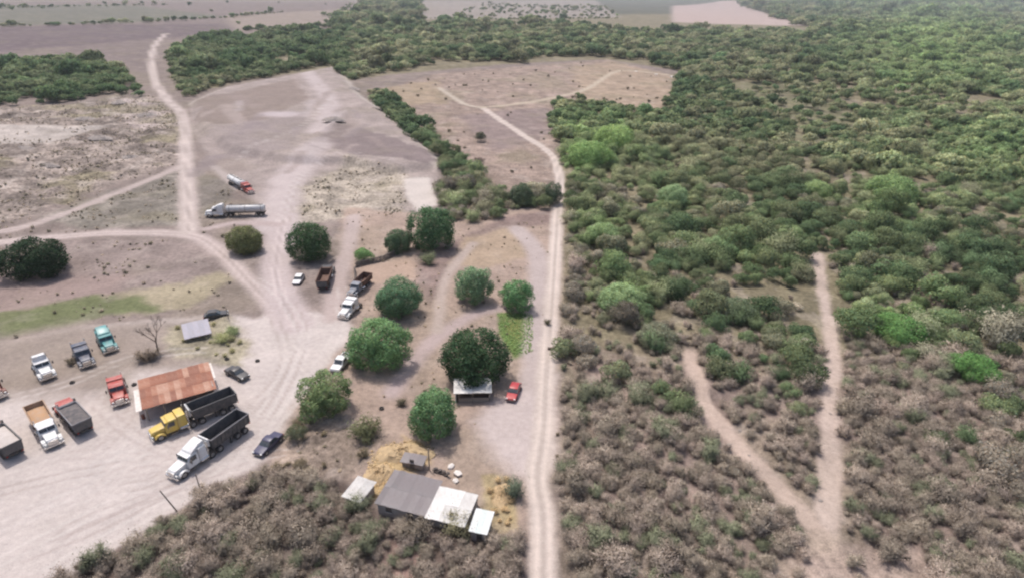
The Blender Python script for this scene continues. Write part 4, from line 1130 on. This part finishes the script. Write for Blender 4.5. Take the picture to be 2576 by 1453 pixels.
def semi(front, rear, label, m, body_m, L=15.6, inner_load=None, deflector=False, rail_m=None, kind='tub', front_m=None, sleeper=True, group=None, tall=1.0):
    root = place('semi_truck', front, rear, label, 'truck', L, group); xf = L / 2
    xb = cab(root, xf, m, sleeper, deflector=deflector, tall=tall)
    chassis(root, xf - 1.0, xf - 7.3, (xf - 5.55, xf - 6.85))
    xr = -L / 2; x0 = xb - .75
    if kind == 'tub':
        b = tub(root, x0, xr, 1.25, 3.0, body_m, 10, inner_load, .45, wy=1.24, name='trailer_body', rim_m=rail_m)
        if front_m: GM().box(x0+.10, x0+.30, -1.0, 1.0, 2.0, 3.25).obj('headboard', front_m, b, .05)
    else:
        rings = []
        for xx, rr in ((x0, .35), (x0-.12, .85), (x0-.35, 1.02), (xr+.35, 1.02), (xr+.12, .85), (xr, .35)):
            rings.append([(xx, math.cos(a) * rr * 1.15, 2.15 + math.sin(a) * rr) for a in [2 * math.pi * k / 20 for k in range(20)]])
        b = GM().rings(rings).obj('tank', body_m, root, smooth=True)
        for k in range(4): GM().cyl((x0 - 1.5 - k * (x0 - xr - 3) / 3, 0, 3.1), (x0 - 1.5 - k * (x0 - xr - 3) / 3, 0, 3.28), .28, n=12).obj('hatch', M_DARK, b)
        GM().box(xr+.4, x0-.4, -.25, .25, 3.16, 3.20).obj('walkway', M_DARK, b)
        for k in range(3): 
            xx = x0 - 1.0 - k * (x0 - xr - 2) / 2
            g = GM(); g.rings([[(xx + s, math.cos(a) * 1.215, 2.15 + math.sin(a) * 1.06) for a in [2 * math.pi * q / 20 for q in range(20)]] for s in (-.05, .05)]); g.obj('band', M_DARK, b)
    GM().box(xr, x0-.3, -.5, -.36, .95, 1.22).box(xr, x0-.3, .36, .5, .95, 1.22).obj('trailer_frame', M_DARK, root)
    for a in (xr + 1.0, xr + 2.3):
        GM().cyl((a, -.9, .52), (a, .9, .52), .09, n=8).obj('axle', M_DARK, root)
        for s in (-1, 1): wheel(root, W_DUAL, a, s * .92, .52)
    for s in (-1, 1): GM().box(x0-3.3, x0-3.15, s*.75-.08, s*.75+.08, .1, 1.1).box(x0-3.4, x0-3.05, s*.75-.15, s*.75+.15, 0.0, .1).obj('landing_leg', M_DARK, root)
    return root

def tractor(front, rear, label, m, L=6.9, deflector=False, sleeper=True, fender_m=None, tall=1.0):
    root = place('tractor_truck', front, rear, label, 'truck', L); xf = L / 2
    cab(root, xf, m, sleeper, deflector=deflector, tall=tall)
    chassis(root, xf - 1.0, -L/2, (-L/2 + .75, -L/2 + 2.0))
    GM().cyl((-L/2 + 1.35, 0, .92), (-L/2 + 1.35, 0, 1.02), .5, n=16).obj('fifth_wheel', M_DARK, root)
    return root

def car(front, rear, label, m, kind='sedan', L=4.4, name='car', cat='car'):
    root = place(name, front, rear, label, cat, L); f = L / 2; wd = .86
    if kind == 'pickup':
        L2 = f
        GM().prism([(f-.05,.42),(f,.72),(f-.1,.98),(f-1.35,1.08),(f-1.5,.40)], -wd, wd).obj('hood', m, root, .08)
        GM().prism([(f-3.2,.42),(f-1.3,.42),(f-1.3,1.08),(f-1.9,1.70),(f-2.3,1.76),(f-3.1,1.74),(f-3.2,1.08)], -wd, wd, lambda x, z: .14 if z > 1.3 else 0).obj('cab', m, root, .07)
        GM().prism([(f-1.86,1.66),(f-1.36,1.12),(f-1.33,1.15),(f-1.82,1.70)], -.66, .66).obj('windscreen', M_GLASS, root)
        for s in (-1, 1): GM().prism([(f-3.0,1.15),(f-1.6,1.15),(f-2.0,1.62),(f-3.0,1.62)], s*.80-.05, s*.80+.05).obj('side_window', M_GLASS, root)
        x0, x1 = f - 3.26, -f
        g = GM(); g.box(x1, x0, -wd, wd, .45, .62)
        for s in (-1, 1): g.box(x1, x0, s*(wd-.05)-.05, s*(wd-.05)+.05, .62, 1.08)
        g.box(x1, x1+.07, -wd+.1, wd-.1, .62, 1.06).box(x0-.07, x0, -wd+.1, wd-.1, .62, 1.07); g.obj('bed', m, root)
        wk, wr, wx = W_PICK, .39, (f - .85, -f + 1.0)
    else:
        hb = kind == 'hatch'
        GM().prism([(-f+.05,.34),(f-.06,.34),(f,.55),(f-.12,.72),(f-1.15,.90),(-f+.9,.93),(-f+.10,.90),(-f,.6)], -wd, wd, lambda x, z: .10 if abs(x) > f - .3 else (.05 if z > .8 else 0)).obj('body', m, root, .09, 3)
        r = -f + (.35 if hb else 1.0)
        GM().prism([(r-.0,.90),(f-1.25,.90),(f-1.95,1.38),(r+.55,1.40)], -wd+.06, wd-.06, lambda x, z: .16 if z > 1.2 else 0).obj('window', M_GLASS, root, .03)
        GM().prism([(r+.42,1.36),(f-1.80,1.35),(f-2.0,1.44),(f-2.6,1.47),(r+.75,1.46)], -.66, .66).obj('roof', m, root, .03)
        wk, wr, wx = W_CAR, .32, (f - .85, -f + .82)
    for s in (-1, 1):
        for xx in wx: wheel(root, wk, xx, s * (wd - .08), wr)
        GM().box(f-.14, f-.0, s*.62-.15, s*.62+.15, .60, .74).obj('headlight', M_LAMP, root, .03)
        GM().box(-f-.005, -f+.12, s*.66-.13, s*.66+.13, .62, .78).obj('tail_light', M_TAIL, root, .02)
    for xx in (f, -f): GM().box(xx-.08, xx+.05, -.74, .74, .36, .50).obj('bumper', M_DARK, root, .03)
    return root

PW = paint_mat('white', (236, 236, 236)); PY = paint_mat('yellow', (220, 188, 84)); PR = paint_mat('red', (182, 74, 66)); PT = paint_mat('teal', (70, 150, 152))
PS = paint_mat('slate', (74, 84, 104)); PN = paint_mat('navy', (44, 46, 84), .1); PK = paint_mat('charcoal', (62, 62, 66), .1); PCR = paint_mat('crimson', (184, 52, 58), .08)
PG = paint_mat('grey_blue', (120, 128, 140)); PSV = paint_mat('silver', (205, 205, 206)); PBR = paint_mat('rust_brown', (120, 66, 54), .15)
B_DARK = pmat('dark_steel_body', (.05, .053, .06), .55, dust=.14); B_GREY = pmat('grey_steel_body', (.13, .13, .15), .6, dust=.2)
B_RUST = pmat('rusty_body', (.10, .05, .036), .8, dust=.25, dcol=(.22, .14, .10)); B_TAN = pmat('tan_body', (.35, .26, .2), .8, dust=.4, dcol=(.3, .17, .09))
L_SAND = pmat('sand_load', (.42, .26, .15), .95, dust=.3, spec=.05); L_PALE = pmat('gravel_load', (.50, .45, .42), .95, dust=.3, spec=.05); L_DARK = pmat('dark_load', (.10, .095, .10), .95, dust=.2, spec=.05)

semi((450,1197), (606,1083), 'white semi truck with black open-top trailer parked nearest the scrub', PW, B_DARK, 12.2, deflector=True, rail_m=B_GREY, front_m=PW)
semi((392,1102), (585,1022), 'yellow-cab semi truck with black open-top trailer beside the rusty shed', PY, B_DARK, 12.2, front_m=PSV)
dump_truck((150,1143), (90,1035), 'white dump truck with orange sand in its tan body', PW, B_TAN, L_SAND, 9.7, load_z=.5, shield_m=PW)
dump_truck((148,1016), (230,1106), 'red-cab dump truck with dark grey tarped body', PR, B_GREY, L_DARK, 9.7, load_z=.9, tail=B_DARK)
dump_truck((-34,1078), (52,1160), 'dark red dump truck with pale gravel at the left picture edge', PBR, B_DARK, L_PALE, 9.7, load_z=.85, tail=B_DARK)
tractor((8,1012), (-40,965), 'rust-brown truck nose poking in at the left picture edge', PBR, 6.6)
tractor((128,962), (100,915), 'white truck tractor with tall roof fairing in the back row', PW, 6.2, deflector=True, sleeper=False)
tractor((226,930), (202,885), 'slate blue truck tractor in the back row', PS, 6.2)
tractor((286,895), (258,848), 'teal truck tractor at the end of the back row', PT, 6.2, deflector=True)
tractor((308,1030), (294,958), 'red truck tractor standing beside the rusty shed', PR, 7.4)
semi((652,500), (566,452), 'red truck pulling a white tank trailer by the levelled lot', PR, PW, 16.0, kind='tank').scale = (1.25,) * 3
semi((526,545), (664,542), 'white truck with silver tank trailer facing left', PW, PSV, 16.0, kind='tank', deflector=True).scale = (1.28,) * 3
dump_truck((836,668), (806,748), 'dump truck with empty rust-red body backed out from the dark tree', PK, B_RUST, None, 10.6, tail=B_DARK)
dump_truck((880,752), (930,706), 'grey-blue dump truck with empty dark body beside the path', PG, B_RUST, None, 9.0, tail=B_DARK).scale = (1.15,) * 3
tractor((860,806), (902,764), 'white truck tractor parked below the grey-blue dump truck', PW, 6.6)
car((742,724), (762,694), 'small white van-like car beside the rust-red dump truck', PW, 'hatch', 4.2)
car((846,937), (874,903), 'white pickup half hidden behind the olive green tree', PW, 'pickup', 5.2, 'pickup', 'pickup')
car((619,956), (578,936), 'charcoal car parked behind the rusty shed', PK, 'sedan', 4.4)
car((656,1142), (697,1104), 'navy blue car parked at the yard edge', PN, 'sedan', 4.4)
car((1284,1012), (1300,972), 'red car parked beside the white-roofed stall', PCR, 'hatch', 4.3)
car((560,795), (530,800), 'dark car behind the grey lean-to roof', PK, 'hatch', 4.2)

# ------------------------------------------------------------------ buildings
def sheet_mesh(w, l, m, waves=9, amp=.028, name='roof_sheet'):
    """corrugated sheet: w across the waves (x), l along (y)"""
    n = waves * 3; V = []
    for k in range(n + 1):
        xx = w * k / n; zz = amp * math.sin(2 * math.pi * waves * k / n)
        for yy in (0, l): V += [(xx, yy, zz), (xx, yy, zz - .012)]
    F = []
    for k in range(n):
        a = k * 4; b = a + 4
        F += [(a, a + 2, b + 2, b), (a + 1, b + 1, b + 3, a + 3), (a, b, b + 1, a + 1), (a + 2, a + 3, b + 3, b + 2)]
    return GM().add(V, F).mesh(name, m)

def frame_at(p, q):
    a = G0(*p); b = G0(*q); d = b - a
    return a, math.atan2(d[1], d[0]), float(np.hypot(*d))

def sheet_roof(root, x0, x1, y0, y1, z0, z1, mats, nx, ny=1, part='roof'):
    """sloping roof of separate corrugated sheets, z0 at y0, z1 at y1, laid with small misalignments"""
    rng = random.Random(int(abs(x1 * 77 + y1 * 13)))
    w = (x1 - x0) / nx; l = (y1 - y0) / ny; ang = math.atan2(z1 - z0, y1 - y0)
    holder = GM().box(x0+.1, x1-.1, y0+.05, y0+.17, z0-.16, z0-.05).box(x0+.1, x1-.1, y1-.17, y1-.05, z1-.16, z1-.05).obj(part, M_WOOD, root)
    ms = [sheet_mesh(w * 1.04, l / math.cos(ang) * 1.03, m) for m in mats]
    for i in range(nx):
        for j in range(ny):
            k = rng.randrange(len(ms)); yy = y0 + l * j
            o = share('roof_sheet', ms[k], holder, (x0 + w * i, yy + rng.uniform(-.08, .08), z0 + (yy - y0) * math.tan(ang) + .02 * (i % 2) + .03 * j + rng.uniform(0, .02)))
            o.rotation_euler = (ang, 0, rng.uniform(-.012, .012))
    return holder

R_RUST = [pmat('rusty_sheet_%d' % k, c, .75, .1, dust=d, spec=.2, scale=.8, dcol=e) for k, (c, d, e) in enumerate((((.36, .16, .10), .45, (.55, .38, .30)), ((.30, .125, .08), .4, (.48, .30, .23)), ((.42, .23, .16), .45, (.6, .46, .38)), ((.27, .12, .085), .3, (.5, .33, .25))))]
R_GREY = [pmat('grey_sheet_%d' % k, c, .75, 0, dust=.4, spec=.2, scale=.6, dcol=(.24, .2, .2)) for k, c in enumerate(((.275, .25, .248), (.31, .285, .28), (.25, .23, .228)))]
R_WHITE = [pmat('white_sheet_%d' % k, c, .6, 0, dust=.3, spec=.3, scale=.7) for k, c in enumerate(((.74, .72, .69), (.66, .645, .62), (.78, .765, .74)))]
R_PALE = [pmat('pale_green_sheet', (.66, .72, .70), .55, dust=.2, spec=.3), pmat('pale_sheet', (.74, .76, .75), .55, dust=.2, spec=.3)]

def walls(root, x0, x1, y0, y1, h, m, skip=(), t=.15, openings=True):
    if 'front' not in skip: GM().box(x0, x1, y0, y0+t, -.1, h).obj('wall', m, root)
    if 'back' not in skip: GM().box(x0, x1, y1-t, y1, -.1, h).obj('wall', m, root)
    if 'left' not in skip: GM().box(x0, x0+t, y0+t+.003, y1-t-.003, -.1, h-.01).obj('wall', m, root)
    if 'right' not in skip: GM().box(x1-t, x1, y0+t+.003, y1-t-.003, -.1, h-.01).obj('wall', m, root)

# rusty-roofed shed, open towards the yard
a, rz, L = frame_at((372,1060), (548,1008))
shed = tag(empty('open_shed', (a[0], a[1], hz(*a)), rz), 'open-fronted shed with patchy rusty orange sheet roof', 'shed')
D = 9.0
for k in range(5):
    for yy in (.25, D - .25):
        if yy < 1 or k in (0, 2, 4): GM().cyl((.3 + (L - .6) * k / 4, yy, -.1), (.3 + (L - .6) * k / 4, yy, 3.0 if yy < 1 else 3.7), .1, n=7).obj('post', M_WOOD, shed)
walls(shed, .1, L - .1, .5, D - .1, 3.4, M_CONC, ('front', 'left'))
sheet_roof(shed, -.3, L + .3, -.3, D + .2, 3.15, 3.9, R_RUST, 13, 3)
GM().box(-1.3, -.32, -.4, D-1.6, 3.02, 3.09).obj('eave_board', M_PALE, shed)
GM().box(L+.32, L+.75, 3.2, D+.3, 3.5, 3.58).obj('eave_board', M_PALE, shed)

# house: grey half and white half under one long wall
a, rz, L = frame_at((952,1290), (1168,1346))
house = tag(empty('house', (a[0], a[1], hz(*a)), rz), 'low house with grey sheet roof at left and white roof at right', 'house')
D = 6.3; S = L * .57
walls(house, 0, L, 0, D, 2.45, M_CONC)
sheet_roof(house, -.35, S, -.45, D + .5, 2.56, 2.95, R_GREY, 8, 2, 'grey_roof')
sheet_roof(house, S + .03, L + .3, -.7, D - .7, 2.62, 3.0, R_WHITE, 6, 2, 'white_roof')
GM().box(S*.62, S*.62+.95, -.05, .0, -.05, 2.05).obj('door', M_DARK, house)
for xx in (1.4, S*.62+2.2, S+3.0):
    w_ = GM().box(xx, xx+1.0, -.045, .0, .95, 1.95).obj('window', M_GLASS, house)
    GM().box(xx-.08, xx+1.08, -.12, -.046, .86, .94).obj('sill', M_PALE, w_)
# annex and hut
def hut(p, q, D, h, mats, label, nx=3, name='hut', wm=None):
    a, rz, L = frame_at(p, q)
    o = tag(empty(name, (a[0], a[1], hz(*a)), rz), label, 'hut')
    walls(o, 0, L, 0, D, h, wm or M_CONC)
    sheet_roof(o, -.25, L + .25, -.3, D + .3, h + .1, h + .35, mats, nx, 1)
    d = GM().box(L*.4, L*.4+.8, -.05, -.003, -.05, 1.9).obj('door', M_DARK, o)
    return o
hut((1184,1360), (1222,1368), 3.6, 2.1, R_PALE, 'small shed with pale green sheet roof at the house end', 3)
hut((868,1268), (908,1283), 3.9, 2.2, R_WHITE, 'small white-roofed hut left of the grey roof', 4)
hut((1012,1172), (1062,1182), 1.6, 1.1, R_GREY, 'low dark animal pen behind the grey roof', 3, 'animal_pen', M_STONE)

# stall under the dark tree: white roof on posts, open to the front
a, rz, L = frame_at((1144,1012), (1234,1010))
st = tag(empty('stall', (a[0], a[1], hz(*a)), rz), 'open stall with flat white roof under the dark domed tree', 'stall')
D = 4.2
walls(st, .1, L - .1, 0, D, 2.45, pmat('dark_board', (.09, .085, .08), .8, dust=.2), ('front', 'left'))
GM().box(.1, .26, .0, D-.16, -.1, 2.44).obj('side_panel', PW, st)
GM().box(.9, L-.3, .05, .35, -.05, 1.0).obj('counter', M_WOOD, st)
for xx in (.9, L*.5, L-.25): GM().cyl((xx, -.1, -.1), (xx, -.1, 2.5), .05, n=8).obj('post', M_CHROME, st)
sheet_roof(st, -.2, L + .2, -.35, D + .2, 2.6, 2.75, R_WHITE, 6, 1)

# lean-to of grey sheets behind the shed
a, rz, L = frame_at((466,862), (534,846))
lt = tag(empty('lean_to', (a[0], a[1], hz(*a)), rz), 'low lean-to with faded lilac-grey sheet roof behind the weeds', 'shelter')
for xx in (.2, L - .2):
    for yy, zz in ((.2, .8), (6.3, 1.4)): GM().cyl((xx, yy, -.1), (xx, yy, zz), .08, n=7).obj('post', M_WOOD, lt)
sheet_roof(lt, 0, L, 0, 6.5, .92, 1.55, [pmat('lilac_sheet', (.42, .41, .47), .6, dust=.3, spec=.3), pmat('lilac_sheet_b', (.38, .375, .43), .6, dust=.3, spec=.3)], 5, 1)

# posts and poles
def pole(u, v, h, r, label, cross=False, name='wooden_post', lean=0.0):
    x, y = G0(u, v); o = empty(name, (x, y, hz(x, y)))
    GM().cyl((0, 0, -.2), (lean, 0, h), r, r * .75, 9).obj('shaft', M_WOOD, o, smooth=True)
    GM().cyl((lean, 0, h), (lean, 0, h + .06), r * .85, r * .4, 9).obj('tip', M_WOOD, o)
    if cross: GM().box(lean - .7, lean + .7, -.06, .06, h - .5, h - .38).obj('crossarm', M_WOOD, o)
    return tag(o, label, 'post')
pole(447, 1287, 4.4, .12, 'leaning wooden post on the scrub edge, left of the other post', lean=-1.7)
pole(510, 1252, 5.0, .10, 'straight thin wooden post below the white semi truck')
pole(1080, 1178, 4.9, .13, 'thin dark post behind the grey-roofed house')
pole(576, 806, 3.2, .11, 'wooden post beside the grey lean-to')
pole(1411, 492, 2.6, .2, 'short pale gate post at the road bend')

# low stone walls
def stone_wall(pts, h, label):
    W = [G0(*p) for p in pts]; c = W[0]; root = tag(empty('stone_wall', (c[0], c[1], 0)), label, 'wall')
    rng = random.Random(9)
    ms_ = pmat('dark_wall_stone', (.13, .11, .10), .9, dust=.3, spec=.1, scale=2, dcol=(.2, .17, .15)); kinds = [stone_mesh(700 + k, ms_) for k in range(5)]
    for p, q in zip(W[:-1], W[1:]):
        d = q - p; ln = float(np.hypot(*d)); n = max(2, int(ln / .75)); rz = math.atan2(d[1], d[0])
        nl = max(1, int(round(h / .5)))
        for lay in range(nl):
            for k in range(n):
                t = (k + .5 + .5 * (lay % 2)) / n
                if t > 1: continue
                x, y = p + d * t
                o = share('stone', rng.choice(kinds), root, (x - c[0], y - c[1], .16 + lay * .46), rz + rng.uniform(-.15, .15), (.92, .75 - .08 * lay, .95))
    return root
stone_wall([(893,672), (930,664), (966,655), (1000,640)], 1.9, 'dark dry-stone wall of the reddish yard below the small bush')
stone_wall([(893,680), (896,712)], 1.4, 'short dark stone wall end running down towards the dump truck')
stone_wall([(1088,1180), (1128,1196)], 1.1, 'low dark stone wall behind the white roof')

# pale boulders and rubbish by the house, pale heaps in the meadow
def boulder(u, v, w, label, m=M_PALE, h=.9):
    x, y = G0(u, v); o = bpy.data.objects.new('boulder', stone_mesh(int(u * 7 + v), m)); COL.objects.link(o)
    o.location = (x, y, hz(x, y) + w * h * .1); o.scale = (w, w * .85, w * h); o.rotation_euler = (0, 0, u)
    return tag(o, label, 'boulder')
boulder(1135, 1172, 1.6, 'flat pale boulder topmost of the three behind the white roof')
boulder(1152, 1190, 1.9, 'largest white boulder of the three behind the white roof')
boulder(1146, 1208, 1.3, 'small pale boulder nearest the white roof')
boulder(1690, 196, 5.0, 'white rock heap at the right end of the meadow path', h=.6)
boulder(1650, 188, 4.5, 'smaller white rock heap on the meadow path', h=.5)
boulder(1600, 180, 4.0, 'flat pale rock heap left of the white ones on the meadow path', h=.4)
# fallen log across the road verge
a, rz, L = frame_at((1378,878), (1410,876))
lg = tag(empty('fallen_log', (a[0], a[1], hz(*a) + .3), rz), 'dark fallen log across the verge of the long road', 'log')
GM().cyl((0, 0, 0), (L, 0, .12), .32, .24, 10).obj('log_stem', M_BARK, lg, smooth=True)
GM().cyl((L * .6, 0, .1), (L * .8, .7, .7), .1, .05, 7).obj('branch_stub', M_BARK, lg)
# oil drum by the shed
x, y = G0(362, 1052)
dr = tag(empty('oil_drum', (x, y, hz(x, y))), 'dark red drum at the front corner of the rusty shed', 'drum')
GM().cyl((0, 0, 0), (0, 0, .9), .32, n=16).obj('drum_shell', PBR, dr, smooth=True)
for zz in (.28, .6, .88): GM().cyl((0, 0, zz), (0, 0, zz + .04), .335, n=16).obj('hoop', PBR, dr)

# heap of straw behind the grey roof
def heap(u, v, rx, ry, h, m, label, seed=1, name='straw_heap'):
    x, y = G0(u, v); n1, n2 = 40, 14; V = []; F = []; rng = np.random.default_rng(seed); ph = rng.uniform(0, 6.28, 6)
    for j in range(n2):
        f = j / (n2 - 1)
        for i in range(n1):
            a = 2 * math.pi * i / n1; r = 1 + .12 * math.sin(2 * a + ph[0]) + .08 * math.sin(5 * a + ph[1])
            V.append((math.cos(a) * rx * r * (1 - f), math.sin(a) * ry * r * (1 - f), h * (1 - (1 - f) ** 2.2) - .12 + rng.normal() * .13))
    for j in range(n2 - 1):
        for i in range(n1): F.append((j*n1+i, j*n1+(i+1)%n1, (j+1)*n1+(i+1)%n1, (j+1)*n1+i))
    o = GM().add(V, F).obj(name, m, smooth=True); o.location = (x, y, hz(x, y)); o.rotation_euler = (0, 0, .1)
    return tag(o, label, 'heap')
M_STRAW = pmat('straw', tuple(float(q) for q in lin((214, 188, 150)) * .66), .95, dust=.4, spec=.05, scale=1.2, dcol=(.40, .29, .18))
heap(1012, 1142, 5.0, 3.2, 1.5, M_STRAW, 'broad tan-orange straw heap behind the grey-roofed house', 2)
heap(952, 1196, 2.6, 2.8, 1.0, M_STRAW, 'small straw heap between the white-roofed hut and the grey roof', 3)
heap(1264, 1245, 2.0, 3.0, 1.0, M_STRAW, 'narrow straw heap beside the long road, right of the house', 4)
M_SPOIL = pmat('pale_spoil', tuple(float(q) for q in lin((206, 194, 186)) * .56), .95, dust=.4, spec=.05, scale=.8, dcol=(.25, .21, .19))
for k, (u, v, rx, ry, h, lb) in enumerate(((372, 292, 6, 4, 2.2, 'pale spoil heap beside the straight dirt road'), (300, 262, 5, 4, 1.8, 'pale spoil heap below the left tree belt'), (215, 300, 7, 3.5, 1.6, 'long low spoil heap in the waste ground'),
        (250, 352, 8, 3, 1.7, 'ridge-shaped spoil heap below the pale strip'), (120, 420, 5, 3, 1.4, 'low spoil heap in the middle of the waste ground'), (330, 400, 4.5, 3, 1.3, 'small spoil heap nearest the diagonal track'), (60, 372, 6, 3, 1.5, 'low spoil heap near the left picture edge'))):
    heap(u, v, rx, ry, h, M_SPOIL, lb, 20 + k, 'spoil_heap')

for k, (u, v, rx, ry, h, lb) in enumerate(((842, 322, 8, 3.2, 2.0, 'long earth pile on the pale track of the levelled lot'), (885, 232, 7, 4, 1.8, 'pale earth pile at the far corner of the levelled lot'))):
    heap(u, v, rx, ry, h, M_SPOIL, lb, 40 + k, 'earth_pile')
ty = wheel_meshes(.5, .3)[0]
for u, v, lb in ((338, 968, 'scrap tyre lying left of the rusty shed roof'), (344, 996, 'scrap tyre near the dark red drum'), (572, 908, 'scrap tyre behind the charcoal car'), (648, 908, 'lone scrap tyre on the yard edge above the charcoal car'), (182, 962, 'scrap tyre in front of the slate blue truck tractor'), (960, 1030, 'scrap tyre below the largest round tree')):
    x, y = G0(u, v); o = bpy.data.objects.new('scrap_tyre', ty); COL.objects.link(o)
    o.location = (x, y, hz(x, y) + .15); o.rotation_euler = (math.pi / 2, 0, 0); tag(o, lb, 'tyre', 'scrap tyres about the yard')

# ------------------------------------------------------------------ thin haze over the whole plain
def build_haze():
    o = GM().box(-11600, 11600, -11600, 11600, -12, 128).obj('haze', M_SOIL)
    o.data.materials.clear()
    m = bpy.data.materials.new('haze'); m.use_nodes = True; nt = m.node_tree; nt.nodes.remove(nt.nodes['Principled BSDF'])
    pv = nt.nodes.new('ShaderNodeVolumePrincipled')
    pv.inputs['Color'].default_value = (.86, .89, .95, 1); pv.inputs['Density'].default_value = HAZE; pv.inputs['Anisotropy'].default_value = 0.2
    nt.links.new(pv.outputs[0], nt.nodes['Material Output'].inputs['Volume'])
    o.data.materials.append(m)
    tag(o, 'thin dusty haze fading the far fields', 'haze', kind='stuff')
HAZE = 0.8e-4
build_haze()
